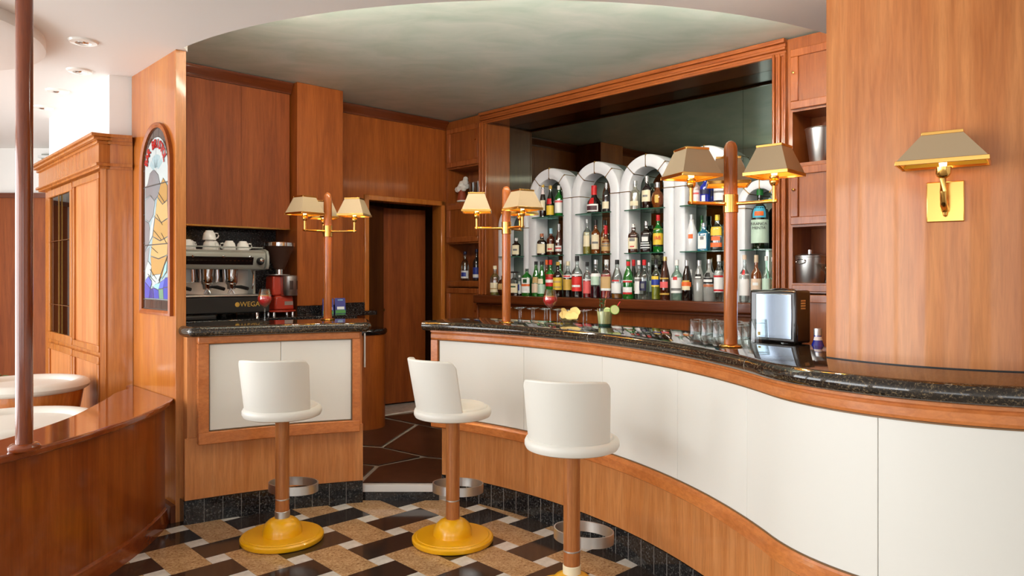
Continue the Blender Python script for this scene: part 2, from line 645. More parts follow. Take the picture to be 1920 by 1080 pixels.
slab([(-0.4, 4.8), (-0.4, 5.33), (0.2, 5.45), (0.6, 4.9), (0.3, 4.45)])
slab([(0.65, 4.9), (0.25, 5.48), (-0.45, 6.3), (-0.08, 6.7), (1.6, 4.9), (1.3, 4.3)])

# white ceiling with a curved edge, green ceiling above the bar
arc = arcpts(0.0686, 6.566, 3.0543, 311, 229.6, 40)
arc = [p for p in arc]
poly = [(-6.3, REAR_Y), (3.4, REAR_Y), (3.4, arc[0][1])] + arc + [(-1.93, 4.33), (-2.52, 4.93), (-2.66, 4.86), (-3.93, 6.2), (-3.93, 9.0), (-6.3, 9.0)]
cl = struct(MB().prism(poly, ZC, ZC + 0.34).build('ceiling', 'ceiling_white', smooth=30))
cg = struct(MB().box(-3.4, 3.6, 3.35, 8.6, ZG, ZG + 0.06).build('ceiling_bar', 'ceiling_green'))
# added unseen strip above the curved ceiling edge, brightens bar and green ceiling
cv = empty('added_fill_strip', (0.0686, 6.566, ZC))
cpath = []
for k in range(41):
    a = math.radians(235 + 70 * k / 40)
    cpath.append(((3.02 * math.cos(a), 3.02 * math.sin(a)), (math.cos(a), math.sin(a))))
MB().sweep(cpath, [(-0.012, 0.09), (0.03, 0.09), (0.03, 0.17), (-0.012, 0.17)]).build('housing', 'ceiling_white', cv)
MB().sweep(cpath, [(-0.016, 0.095), (-0.0125, 0.095), (-0.0125, 0.165), (-0.016, 0.165)]).build('fill_emitter', 'added_fill_glow', cv)
tag(cv, 'added unseen fill light strip above the curved white ceiling edge', 'cove light')
# dropped round ceiling element at the left
tag(MB().lathe([(0.0, ZC - 0.075), (0.75, ZC - 0.075), (0.8, ZC - 0.06), (0.8, ZC)], 64, (-3.33, 3.72, 0)).build('ceiling_disc', 'ceiling_white'),
    'round white dropped ceiling disc at the upper left edge', 'ceiling disc')
dl = None
for k, (x, y) in enumerate([(-2.43, 4.126), (-2.80, 4.715), (-3.265, 5.23), (-3.70, 5.745)]):
    if dl is None:
        dl = empty('downlight', (x, y, ZC))
        MB().lathe([(0.035, -0.001), (0.042, -0.014), (0.07, -0.01), (0.078, 0.0)], 24).build('trim_ring', 'porcelain', dl)
        MB().lathe([(0.0, -0.016), (0.02, -0.015), (0.034, -0.006), (0.036, 0.0)], 20).build('reflector', 'chrome', dl)
        o = dl
    else:
        o = copy_tree(dl)
        o.location = (x, y, ZC)
    tag(o, ['white recessed ceiling spotlight, the nearest and largest of the row', 'white recessed ceiling spotlight, second in the row at the left',
            'white recessed ceiling spotlight, third in the row at the left', 'white recessed ceiling spotlight, farthest of the row beside the red pole'][k], 'spotlight', 'recessed ceiling spotlights')

# outer walls of the room behind and beside the camera, with its windows
def wall_with_windows(name, axis, pos, span, wins, zt):
    m = MB()
    a = span[0]
    t0, t1 = (pos - 0.2, pos) if axis != 'xr' else (pos, pos + 0.2)
    def bx(a0, a1, z0, z1):
        if axis == 'y':
            m.box(a0, a1, t0, t1, z0, z1)
        else:
            m.box(t0, t1, a0, a1, z0, z1)
    for c, w in wins:
        bx(a, c - w / 2, 0, zt)
        bx(c - w / 2, c + w / 2, 0, 0.1)
        bx(c - w / 2, c + w / 2, 2.6, zt)
        a = c + w / 2
    bx(a, span[1], 0, zt)
    return struct(m.build(name, 'wall_white'))
wall_with_windows('wall_rear', 'y', REAR_Y, (-6.5, 3.6), WIN_REAR, ZC)
wall_with_windows('wall_left', 'x', LEFT_X, (REAR_Y, 9.0), WIN_LEFT, ZC)
struct(MB().box(3.4, 3.6, REAR_Y, 8.6, 0, 3.1).build('wall_right', 'wall_white'))
n = 0
for x, w in WIN_REAR:
    n += 1
    m = MB()
    for dx in (-w / 2 + 0.03, 0, w / 2 - 0.03):
        m.box(x + dx - 0.03, x + dx + 0.03, REAR_Y - 0.1, REAR_Y - 0.02, 0.1, 2.6)
    for z in (0.1, 2.54):
        m.box(x - w / 2, x + w / 2, REAR_Y - 0.1, REAR_Y - 0.02, z, z + 0.06)
    struct(m.build('window_%d' % n, 'wood_frame'))
for y, w in WIN_LEFT:
    n += 1
    m = MB()
    for dx in (-w / 2 + 0.03, 0, w / 2 - 0.03):
        m.box(LEFT_X - 0.1, LEFT_X - 0.02, y + dx - 0.03, y + dx + 0.03, 0.1, 2.6)
    for z in (0.1, 2.54):
        m.box(LEFT_X - 0.1, LEFT_X - 0.02, y - w / 2, y + w / 2, z, z + 0.06)
    struct(m.build('window_%d' % n, 'wood_frame'))
# far end of the lounge
wf = struct(empty('wall_far', (-6.3, 7.6, 0)))
MB().box(0, 2.6, 0, 0.15, 2.3, ZC).build('upper_wall', 'wall_white', wf)
MB().box(0, 2.6, -0.02, 0.15, 0, 2.3).build('wood_panelling', 'wood_cab', wf)
MB().box(0, 2.6, -0.05, 0, 2.26, 2.31).build('rail', 'wood_trim', wf)
vv = empty('air_vent', (-4.9, 7.52, 2.46))
MB().box(0, 0.9, 0, 0.08, 0.0, 0.05).build('vent_frame', 'steel', vv)
for k in range(4):
    MB().box(0, 0.9, 0.0, 0.05, 0.06 + k * 0.05, 0.085 + k * 0.05).build('vent_slat', 'marble', vv)
MB().box(0, 0.9, 0.06, 0.08, 0.05, 0.26).build('vent_back', 'machine_grey', vv)
tag(vv, 'pale slatted air vent high on the far lounge wall', 'vent')

# lounge side wall: white above, cabinet below; stub beside the partition
wl = struct(MB().prism([(-2.52, 4.90), (-2.663, 4.815), (-3.91, 6.15), (-3.91, 7.6), (-3.78, 7.6), (-3.78, 6.25), (-2.62, 5.0)], 0, ZC).build('wall_lounge', 'wall_white', smooth=20))

# partition with the stained glass
PR = math.radians(-46.0)
PO = Vector((-2.555, 4.88))
pt = struct(empty('wall_partition', (PO.x, PO.y, 0), PR))
MB().box(0.02, 0.834, 0.0, 0.052, 0, ZC).build('partition_board', 'wood_panel', pt)
MB().box(0.834, 0.840, -0.004, 0.056, 0, ZC).build('edge_board', 'wood_counter', pt, bevel=0.002)
MB().box(0.64, 0.834, -0.03, 0.0, 0, 0.1).build('plinth', 'wood_trim', pt)

# bar walls
bw = struct(MB().add([], []).box(-0.2, 5.4, 0.31, 0.45, 0, ZG).build('wall_back', 'wood_niche', None, (CORNER.x, CORNER.y, 0), BBR))
m = MB()
m.box(-3.13, -0.942, 0, 0.12, 0, ZG).box(-0.942, -0.078, 0, 0.12, 2.17, ZG).box(-0.078, 0.1, 0, 0.12, 0, ZG)
lw = struct(m.build('wall_doorway', 'wood_column', None, (CORNER.x, CORNER.y, 0), LWR))
# cornices
def cornice(name, x0, x1, y, z, mat, org, rz):
    m = MB()
    prof = [(0, 0), (-0.018, 0.0), (-0.022, 0.02), (-0.034, 0.03), (-0.04, 0.05), (-0.055, 0.062), (-0.06, 0.085), (0, 0.085)]
    vs = []
    for x in (x0, x1):
        for dy, dz in prof:
            vs.append((x, y + dy, z + dz))
    k = len(prof)
    m.add(vs, [[i, (i + 1) % k, k + (i + 1) % k, k + i] for i in range(k)] + [list(range(k))[::-1], list(range(k, 2 * k))])
    return struct(m.build(name, mat, None, (org[0], org[1], 0), rz))
cornice('trim_1', -1.435, -0.01, 0.0, ZG - 0.09, 'wood_trim', CORNER, LWR)
cornice('trim_2', -3.13, -1.88, -0.29, ZG - 0.09, 'wood_trim', CORNER, LWR)
# doorway: casing, door leaf ajar, darker panelling and a strip of white floor beyond
dr = struct(empty('door_1', LW(-0.51, 0, ZP), LWR))
for nm, bx in (('casing_side', (-0.482, -0.432, -0.025, 0.13, 0, 2.12)), ('casing_side', (0.432, 0.482, -0.025, 0.13, 0, 2.12)), ('casing_head', (-0.482, 0.482, -0.025, 0.13, 2.07, 2.12))):
    MB().box(*bx).build(nm, 'wood_panel', dr, bevel=0.006)
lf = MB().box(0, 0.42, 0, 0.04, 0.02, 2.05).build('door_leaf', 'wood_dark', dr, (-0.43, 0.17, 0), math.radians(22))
MB().lathe([(0, 0), (0.012, 0.01), (0.016, 0.024), (0.0, 0.034)], 12).build('knob', 'brass_dark', lf, (0.12, -0.03, 0.98))
lf2 = MB().box(0, 0.6, 0, 0.04, 0.02, 2.05).build('door_leaf', 'wood_cab', dr, (-0.1, 0.42, 0), math.radians(-8))
MB().lathe([(0, 0), (0.012, 0.01), (0.016, 0.024), (0.0, 0.034)], 12).build('knob', 'brass_dark', lf2, (0.1, -0.03, 0.98))
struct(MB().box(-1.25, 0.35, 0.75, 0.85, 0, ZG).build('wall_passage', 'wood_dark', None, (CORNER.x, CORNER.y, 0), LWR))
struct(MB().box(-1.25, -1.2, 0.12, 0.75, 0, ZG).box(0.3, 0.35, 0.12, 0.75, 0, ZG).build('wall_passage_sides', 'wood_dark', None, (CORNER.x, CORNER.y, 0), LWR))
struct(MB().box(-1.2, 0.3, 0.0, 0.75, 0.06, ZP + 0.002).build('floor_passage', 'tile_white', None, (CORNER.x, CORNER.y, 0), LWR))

# ------------------------------------------------------------------ low curved wall at the left with its cap and the pole
HC = Vector((-4.5, 3.7))
HR = 2.56
def hw(a0, a1, n=40):
    return [((HC.x + HR * math.cos(math.radians(a0 + (a1 - a0) * i / n)), HC.y + HR * math.sin(math.radians(a0 + (a1 - a0) * i / n))),
             (math.cos(math.radians(a0 + (a1 - a0) * i / n)), math.sin(math.radians(a0 + (a1 - a0) * i / n)))) for i in range(n + 1)]
h = empty('half_wall', (HC.x + HR, HC.y, 0))
hb = Vector((HC.x + HR, HC.y))
def rel(path):
    return [((p[0] - hb.x, p[1] - hb.y), nn) for p, nn in path]
MB().sweep(rel(hw(-48, 13)), [(-0.03, 0.09), (-0.03, 0.69), (-0.16, 0.69), (-0.16, 0.09)]).build('curved_panel', 'wood_low', h)
MB().sweep(rel(hw(-48, 13)), [(-0.03, 0.0), (-0.005, 0.0), (-0.015, 0.085), (-0.03, 0.095), (-0.1, 0.095), (-0.1, 0.0)]).build('skirting', 'wood_cap', h)
# cap: outer edge follows the wall, inner edge widens towards the partition
outer = [(p[0][0] + p[1][0] * 0.012, p[0][1] + p[1][1] * 0.012) for p in hw(-48, 14.0)]
inner = []
for i, (p, nn) in enumerate(hw(-48, 9, 40)):
    t = i / 40
    wd = 0.27 + 0.10 * max(0, (t - 0.6) / 0.4)
    inner.append((p[0] - nn[0] * wd, p[1] - nn[1] * wd))
tail = [(-2.41, 4.34), (-2.455, 4.47), (-2.47, 4.58), (-2.475, 4.68), (-2.50, 4.76), (-2.55, 4.81)]
cappoly = outer + [(-2.015, 4.325), (-2.545, 4.868)] + tail[::-1] + [p for p in inner[::-1] if p[1] < 4.36]
MB().prism([(x - hb.x, y - hb.y) for x, y in cappoly], 0.69, 0.725).build('cap', 'wood_cap', h, bevel=0.01, bseg=3)
tag(h, 'low curved mahogany wall with a wide polished wooden cap at the lower left', 'low wall')
po = empty('wooden_pole', (-2.03, 3.03, 0.725))
MB().lathe([(0.032, 0.0), (0.032, ZC - 0.725)], 28).build('shaft', 'wood_redpole', po)
MB().lathe([(0.056, 0.0), (0.06, 0.006), (0.06, 0.016), (0.05, 0.026), (0.033, 0.03)], 32).build('base_ring', 'wood_cap', po)
tag(po, 'slender reddish wooden pole rising from the curved low wall to the ceiling', 'pole')

# ------------------------------------------------------------------ display cabinet on the lounge wall
DO = Vector((-2.663, 4.815))
DR = math.atan2(-0.73, 0.683)
dc = empty('display_cabinet', (DO.x, DO.y, 0), DR)
MB().box(-1.80, 0.03, -0.03, -0.001, 0.0, 2.17).build('carcass', 'wood_display', dc)
MB().box(-1.82, 0.05, -0.075, -0.001, 2.18, 2.31).build('frieze', 'wood_panel', dc)
m = MB()
for z0, z1, d in ((2.31, 2.33, 0.09), (2.33, 2.35, 0.115), (2.35, 2.37, 0.13), (2.165, 2.185, 0.095), (2.15, 2.168, 0.075)):
    m.box(-1.84, 0.05 + (d - 0.075), -d, -0.001, z0, z1)
m.build('cornice', 'wood_display', dc, bevel=0.004)
ca, sa_ = math.cos(-DR), math.sin(-DR)
def dloc(p):
    x, y = p[0] - DO.x, p[1] - DO.y
    return (x * ca - y * sa_, x * sa_ + y * ca)
E0, E1 = Vector((-2.663, 4.815)), Vector((-2.535, 4.872))
en = Vector((0.41, -0.912))
def stub(off, z0, z1, name, mat):
    pts = [E0 - Vector((0.683, -0.73)) * (-0.0) + en * off + Vector((-0.73, -0.683)) * 0.0, E1 + en * off, E1 - en * 0.0, E0 + Vector((-0.73, -0.683)) * 0.055]
    MB().prism([dloc(q) for q in pts], z0, z1).build(name, mat, dc)
stub(0.035, 0, 2.15, 'pilaster', 'wood_panel')
stub(0.05, 2.18, 2.31, 'return_frieze', 'wood_panel')
for z0, z1, d in ((2.31, 2.33, 0.07), (2.33, 2.35, 0.09), (2.35, 2.37, 0.105), (2.165, 2.185, 0.07), (2.15, 2.168, 0.05)):
    stub(d, z0, z1, 'return_moulding', 'wood_display')
def framed(parent, x0, x1, z0, z1, fw, y, name, panelmat, framemat, depth=0.022):
    o = MB().box(x0, x1, y - depth, y, z0, z0 + fw).box(x0, x1, y - depth, y, z1 - fw, z1).box(x0, x0 + fw, y - depth, y, z0 + fw, z1 - fw).box(x1 - fw, x1, y - depth, y, z0 + fw, z1 - fw).build(name, framemat, parent, bevel=0.004)
    MB().box(x0 + fw, x1 - fw, y - depth * 0.35, y, z0 + fw, z1 - fw).build('panel', panelmat, o)
    return o
d1 = framed(dc, -1.60, -0.80, 0.94, 2.14, 0.06, -0.03, 'glass_door', 'case_glass', 'wood_display')
d1.children[0].name = 'glass_pane'
m = MB()
m.box(-1.225, -1.213, -0.052, -0.044, 1.0, 2.08)
for z in (1.22, 1.72):
    m.box(-1.54, -0.86, -0.051, -0.045, z, z + 0.006)
m.build('brass_bar', 'brass', d1)
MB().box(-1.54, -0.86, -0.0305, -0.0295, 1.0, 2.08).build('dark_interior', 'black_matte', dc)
framed(dc, -0.77, -0.06, 0.94, 2.14, 0.045, -0.03, 'tall_panel', 'wood_pillar', 'wood_display')
framed(dc, -1.60, -0.80, 0.06, 0.91, 0.05, -0.03, 'lower_panel', 'wood_pillar', 'wood_display')
framed(dc, -0.77, -0.06, 0.06, 0.91, 0.05, -0.03, 'lower_panel', 'wood_pillar', 'wood_display')
tag(dc, 'tall light wooden display cabinet with a narrow glass door and brass bars', 'cabinet')

# ------------------------------------------------------------------ tub chairs and plant in the lounge
def tub(name, x, y, r, zt, label):
    t = empty(name, (x, y, 0))
    MB().lathe([(r * 0.55, 0.0), (r * 0.62, 0.03), (r * 0.74, zt * 0.45), (r * 0.9, zt - 0.07), (r * 0.88, zt - 0.05), (r * 0.7, zt - 0.1)], 44).build('wooden_shell', 'wood_panel', t)
    prof = []
    for k in range(13):
        a = PI * 2 * k / 12
        prof.append((r * 0.86 + 0.14 * r * math.cos(a), zt - 0.035 + 0.035 * math.sin(a)))
    MB().lathe(prof, 44, cap=False).build('padded_rim', 'cream_stool', t)
    MB().lathe([(0, zt - 0.07), (r * 0.45, zt - 0.066), (r * 0.62, zt - 0.05), (r * 0.78, zt - 0.03)], 44).build('seat_cushion', 'cream_stool', t)
    return tag(t, label, 'tub chair', 'cream rimmed tub chairs in the lounge')
tub('tub_chair', -3.13, 4.67, 0.37, 0.78, 'tub chair with cream padded rim and orange wooden shell, the farther one')
tub('tub_chair', -2.72, 3.95, 0.42, 0.68, 'tub chair with cream padded rim just behind the low wall cap')
pl = empty('potted_plant', (-3.72, 5.45, 0))
MB().lathe([(0.0, 0), (0.1, 0.0), (0.13, 0.45), (0.12, 0.47), (0.0, 0.46)], 20).build('pot', 'wood_dark', pl)
m = MB()
for k in range(26):
    a = random.uniform(0, 2 * PI)
    ln = random.uniform(0.12, 0.27)
    up = random.uniform(0.1, 0.26)
    d = Vector((math.cos(a), math.sin(a), 0))
    sd = Vector((-d.y, d.x, 0))
    p0 = Vector((0, 0, 0.46))
    p1 = p0 + d * ln * 0.5 + Vector((0, 0, up))
    p2 = p0 + d * ln + Vector((0, 0, up * 0.9))
    wv = 0.022
    m.add([p0 - sd * 0.004, p0 + sd * 0.004, p1 + sd * wv, p1 - sd * wv, p2 + Vector((0, 0, 0.0))], [[0, 1, 2, 3], [3, 2, 4]])
    m.add([p0 - sd * 0.004 - Vector((0, 0, .003)), p0 + sd * 0.004 - Vector((0, 0, .003)), p1 + sd * wv - Vector((0, 0, .003)), p1 - sd * wv - Vector((0, 0, .003)), p2], [[3, 2, 1, 0], [4, 2, 3]])
m.build('leaves', 'leaf', pl, fix=False)
tag(pl, 'dark green leafy plant behind the farther tub chair', 'plant')

# ------------------------------------------------------------------ long bar counter
ct = empty('bar_counter', (0, 0, 0))
REC = -0.065
MB().sweep(rcpath(0.03, LTOT), [(REC - 0.02, 0.0), (REC - 0.02, 1.09), (-0.40, 1.09), (-0.40, 0.0)]).build('core', 'wood_niche', ct)
MB().sweep(rcpath(0.03, LTOT), [(REC, 0.14), (REC, 0.50), (REC - 0.019, 0.50), (REC - 0.019, 0.14)]).build('lower_panel', 'wood_counter', ct)
s = 0.03
while s < LTOT - 0.02:
    e = min(s + 0.1, LTOT)
    MB().sweep(rcpath(s + 0.002, e - 0.002, 0.06), [(REC - 0.004, 0.0), (REC + 0.004, 0.0), (REC + 0.004, 0.137), (REC - 0.004, 0.137)]).build('plinth_tile', 'granite_black', ct)
    s = e
MB().sweep(rcpath(0.0, LTOT), [(-0.02, 0.462), (0.004, 0.462), (0.014, 0.47), (0.016, 0.515), (0.006, 0.525), (0.002, 0.534), (REC - 0.019, 0.534), (REC - 0.019, 0.462)]).build('lower_rail', 'wood_rail', ct, smooth=20)
MB().sweep(rcpath(0.0, LTOT), [(0.0, 1.033), (0.012, 1.036), (0.016, 1.046), (0.016, 1.07), (0.01, 1.078), (0.02, 1.084), (0.02, 1.094), (REC - 0.019, 1.094), (REC - 0.019, 1.033)]).build('upper_rail', 'wood_rail', ct, smooth=20)
MB().sweep(rcpath(0.0, 0.052, 0.03), [(0.016, 0.534), (0.016, 1.033), (REC - 0.019, 1.033), (REC - 0.019, 0.534)]).build('end_stile', 'wood_rail', ct)
MB().sweep(rcpath(0.052, LTOT), [(0.004, 1.0285), (0.004, 1.0332), (-0.01, 1.0332), (-0.01, 1.0285)]).build('upper_piping', 'piping', ct)
MB().sweep(rcpath(0.052, LTOT), [(0.004, 0.534), (0.004, 0.5385), (-0.01, 0.5385), (-0.01, 0.534)]).build('lower_piping', 'piping', ct)
MB().sweep(rcpath(0.0525, 0.0575, 0.003), [(0.004, 0.534), (0.004, 1.033), (-0.01, 1.033), (-0.01, 0.534)]).build('side_piping', 'piping', ct)
MB().sweep(rcpath(0.053, LTOT), [(-0.012, 0.534), (-0.012, 1.033), (-0.07, 1.033), (-0.07, 0.534)]).build('panel_backing', 'seam', ct)
seams = [0.058, 0.751, 1.395, 2.0, 2.538, 3.161, 3.70, LTOT]
for a, b2 in zip(seams[:-1], seams[1:]):
    MB().sweep(rcpath(a + 0.0007, b2 - 0.0007, 0.04), [(-0.014, 0.5385), (0.0, 0.5385), (0.0, 1.0285), (-0.014, 1.0285)]).build('upholstered_panel', 'cream', ct, bevel=0.002, bseg=2)
MB().sweep(rcpath(0.03, LTOT), [(REC - 0.018, 0.0), (REC + 0.003, 0.0), (REC + 0.003, 0.1365), (REC - 0.018, 0.1365)]).build('tile_bed', 'grout_dark', ct)
# service shelf for glassware behind
MB().sweep(rcpath(0.15, 2.62), [(-0.40, 0.955), (-0.86, 0.955), (-0.86, 0.975), (-0.40, 0.975)]).build('service_shelf', 'steel', ct)
MB().sweep(rcpath(0.15, 2.45), [(-0.82, ZP), (-0.84, ZP), (-0.84, 0.955), (-0.82, 0.955)]).build('service_front', 'wood_niche', ct)
tag(ct, 'long S-curved bar counter faced with cream upholstered panels above wood', 'bar counter')

def bull(o0, o1, z0, z1, n=8):
    r = (z1 - z0) / 2
    pr = [(o0, z0), (o1 - r, z0)]
    for k in range(1, n):
        a = -PI / 2 + PI * k / n
        pr.append((o1 - r + r * math.cos(a), (z0 + z1) / 2 + r * math.sin(a)))
    pr += [(o1 - r, z1), (o0, z1)]
    return pr
tp = empty('granite_bar_top', (0, 0, 0))
jn = [-0.045, 1.347, 2.635, LTOT]
for a, b2 in zip(jn[:-1], jn[1:]):
    MB().sweep(rcpath(a + 0.0012, b2 - 0.0012, 0.04), bull(-0.46, 0.062, 1.095, ZT)).build('granite_slab', 'granite', tp)
for a in jn[1:-1]:
    MB().sweep(rcpath(a - 0.0014, a + 0.0014, 0.002), bull(-0.458, 0.0615, 1.0955, ZT - 0.0005)).build('joint', 'seam', tp)
tag(tp, 'dark speckled granite top of the long curved bar with rounded edge', 'bar top')

# ------------------------------------------------------------------ short bar counter at the left
cs = empty('bar_counter', (0, 0, 0))
S0, S1 = 0.0, 0.985
lp = lambda s_, o_: LCP(s_, o_)[:2]
corepoly = [lp(x, -0.045) for x in (-0.015, 0.25, 0.5, 0.75, 1.0)] + [lp(1.0, -0.42), lp(0.5, -0.42), (-2.0, 4.62), (-2.03, 4.40)]
MB().prism(corepoly, 0.0, 1.09).build('core', 'wood_counter', cs)
MB().sweep(lcpath(-0.03, 1.005), [(-0.03, 0.14), (-0.03, 0.50), (-0.05, 0.50), (-0.05, 0.14)]).build('lower_panel', 'wood_counter', cs)
s = -0.03
while s < 0.99:
    e = min(s + 0.1035, 1.005)
    MB().sweep(lcpath(s + 0.0012, e - 0.0012, 0.06), [(-0.034, 0.0), (-0.026, 0.0), (-0.026, 0.137), (-0.034, 0.137)]).build('plinth_tile', 'granite_black', cs)
    s = e
sx = LCP(-0.03, -0.03)
MB().prism([(sx[0], sx[1]), (sx[0] - 0.005, sx[1] - 0.003), (-2.045, 4.395), (-2.04, 4.40)], 0, 0.137).build('plinth_tile', 'granite_black', cs)
MB().sweep(lcpath(0.035, 0.985), [(0.016, 0.462), (0.016, 0.534), (-0.045, 0.534), (-0.045, 0.462)]).build('lower_rail', 'wood_rail', cs, bevel=0.005)
MB().sweep(lcpath(0.035, 0.985), [(0.016, 1.0515), (0.016, 1.094), (-0.045, 1.094), (-0.045, 1.0515)]).build('upper_rail', 'wood_rail', cs, bevel=0.005)
MB().sweep(lcpath(0.035, 0.092, 0.03), [(0.016, 0.534), (0.016, 1.0515), (-0.045, 1.0515), (-0.045, 0.534)]).build('end_stile', 'wood_rail', cs)
MB().sweep(lcpath(0.938, 0.985, 0.03), [(0.016, 0.534), (0.016, 1.0515), (-0.045, 1.0515), (-0.045, 0.534)]).build('end_stile', 'wood_rail', cs)
MB().sweep(lcpath(0.092, 0.938), [(-0.012, 0.534), (-0.012, 1.0515), (-0.04, 1.0515), (-0.04, 0.534)]).build('panel_backing', 'seam', cs)
for z in (0.534, 1.047):
    MB().sweep(lcpath(0.092, 0.938), [(0.006, z), (0.006, z + 0.0045), (-0.01, z + 0.0045), (-0.01, z)]).build('piping', 'piping', cs)
for a in (0.092, 0.9335):
    MB().sweep(lcpath(a, a + 0.0045, 0.003), [(0.006, 0.534), (0.006, 1.0515), (-0.01, 1.0515), (-0.01, 0.534)]).build('piping', 'piping', cs)
for a, b2 in ((0.0975, 0.506), (0.506, 0.9325)):
    MB().sweep(lcpath(a + 0.0012, b2 - 0.0012), [(-0.014, 0.5395), (0.0, 0.5395), (0.0, 1.046), (-0.014, 1.046)]).build('upholstered_panel', 'cream', cs, bevel=0.004)
MB().sweep(lcpath(-0.028, 1.003), [(-0.045, 0.0), (-0.027, 0.0), (-0.027, 0.1365), (-0.045, 0.1365)]).build('tile_bed', 'grout_dark', cs)
e1 = LCP(1.002, -0.05)
MB().box(-0.004, 0.004, -0.02, 0.02, 0, 0.22).build('edge_strip', 'steel', cs, (e1[0] + 0.008, e1[1] + 0.03, 0.86), math.radians(20))
tag(cs, 'short bar counter with two cream panels framed in wood, left of the passage', 'bar counter')
toppoly = [lp(x, 0.062) for x in (-0.02, 0.15, 0.3, 0.45, 0.6, 0.75, 0.9, 0.98)] + [lp(1.03, 0.04), lp(1.055, 0.0), lp(1.06, -0.06), lp(1.06, -0.36), lp(1.04, -0.41), lp(1.0, -0.43), lp(0.7, -0.43), lp(0.4, -0.44), (-1.95, 4.78), (-2.03, 4.44), (-2.06, 4.385)]
tp2 = MB().prism(toppoly, 1.095, ZT).build('granite_bar_top', 'granite', None, bevel=0.027, bseg=4, smooth=60)
tag(tp2, 'dark speckled granite top of the short left bar counter', 'bar top')

# ------------------------------------------------------------------ curved wooden pillar standing on the bar top
PC0, PRR = Vector((1.743, 2.835)), 0.6445
arcp = [(p[0] - PC0.x, p[1] - PC0.y) for p in arcpts(PC0.x, PC0.y, PRR, 199, 345, 48)]
back = [(0.75, 0.35), (-0.2, 0.6)]
pil = empty('curved_pillar', (PC0.x, PC0.y, ZT))
MB().prism(arcp + back, 0.0, ZG - ZT).build('curved_veneer', 'wood_pillar', pil, smooth=30)
MB().sweep([((p[0], p[1]), (p[0] / PRR, p[1] / PRR)) for p in arcp], [(-0.003, 0.0), (0.0015, 0.0), (0.0015, 0.004), (-0.003, 0.004)]).build('shadow_joint', 'black_matte', pil)
MB().prism([(p[0] * 0.98, p[1] * 0.98) for p in arcp] + [(0.7, 0.3), (-0.17, 0.55)], -ZT, -0.06).build('base', 'wood_niche', pil)
tag(pil, 'broad curved wooden pillar with polished veneer at the right', 'pillar')

# ------------------------------------------------------------------ lamps
BULB_FILL_W = 2.5  # strength of bulbs added as fill for bar and ceiling
def shade_parts(parent, x, y, z, rz, w0, d0, w1, d1, hh, watt=None):
    """open pyramid shade with brass rims, gold inside; z is the lower rim"""
    sh = MB()
    def ring(w, d, zz):
        return [(-w / 2, -d / 2, zz), (w / 2, -d / 2, zz), (w / 2, d / 2, zz), (-w / 2, d / 2, zz)]
    sh.add(ring(w0, d0, 0.012) + ring(w1, d1, hh) + ring(w1 - 0.004, d1 - 0.004, hh) + ring(w0 - 0.004, d0 - 0.004, 0.012),
           [[i, (i + 1) % 4, 4 + (i + 1) % 4, 4 + i] for i in range(4)] + [[8 + i, 8 + (i + 1) % 4, 12 + (i + 1) % 4, 12 + i] for i in range(4)]
           + [[4 + i, 4 + (i + 1) % 4, 8 + (i + 1) % 4, 8 + i] for i in range(4)] + [[12 + i, 12 + (i + 1) % 4, (i + 1) % 4, i] for i in range(4)])
    o = sh.build('lamp_shade', 'shade', parent, (x, y, z), rz, smooth=20)
    ln = MB()
    ln.add(ring(w0 - 0.006, d0 - 0.006, 0.008) + ring(w1 - 0.006, d1 - 0.006, hh - 0.001) + ring(w1 - 0.009, d1 - 0.009, hh - 0.001) + ring(w0 - 0.009, d0 - 0.009, 0.008),
           [[i, (i + 1) % 4, 4 + (i + 1) % 4, 4 + i] for i in range(4)] + [[8 + i, 8 + (i + 1) % 4, 12 + (i + 1) % 4, 12 + i] for i in range(4)]
           + [[4 + i, 4 + (i + 1) % 4, 8 + (i + 1) % 4, 8 + i] for i in range(4)] + [[12 + i, 12 + (i + 1) % 4, (i + 1) % 4, i] for i in range(4)])
    ln.build('liner', 'gold_liner', o, smooth=20)
    def rim(w, d, z0, z1, t, nm):
        m = MB()
        m.box(-w / 2, w / 2, -d / 2, -d / 2 + t, z0, z1).box(-w / 2, w / 2, d / 2 - t, d / 2, z0, z1)
        m.box(-w / 2, -w / 2 + t, -d / 2 + t, d / 2 - t, z0, z1).box(w / 2 - t, w / 2, -d / 2 + t, d / 2 - t, z0, z1)
        m.build(nm, 'brass', o, bevel=0.0012)
    rim(w0 + 0.006, d0 + 0.006, 0.0, 0.014, 0.005, 'lower_rim')
    rim(w1 + 0.006, d1 + 0.006, hh - 0.004, hh + 0.006, 0.005, 'upper_rim')
    pl_ = bpy.data.lights.new('added_bulb_fill', 'POINT')  # added point light inside the shade, a fill for the surroundings
    pl_.energy = BULB_FILL_W if watt is None else watt
    pl_.color = (1.0, 0.95, 0.88)
    pl_.shadow_soft_size = 0.02
    po_ = bpy.data.objects.new('added_bulb_fill', pl_)
    col.objects.link(po_)
    po_.parent = o
    po_.location = (0, 0, 0.075)
    MB().lathe([(0.0, -0.012), (0.009, -0.008), (0.011, 0.01), (0.015, 0.02), (0.016, 0.03), (0.011, 0.042), (0.0, 0.046)], 14).build('added_bulb_glow', 'added_bulb_glow', o)  # glowing body added with the fill light
    return o

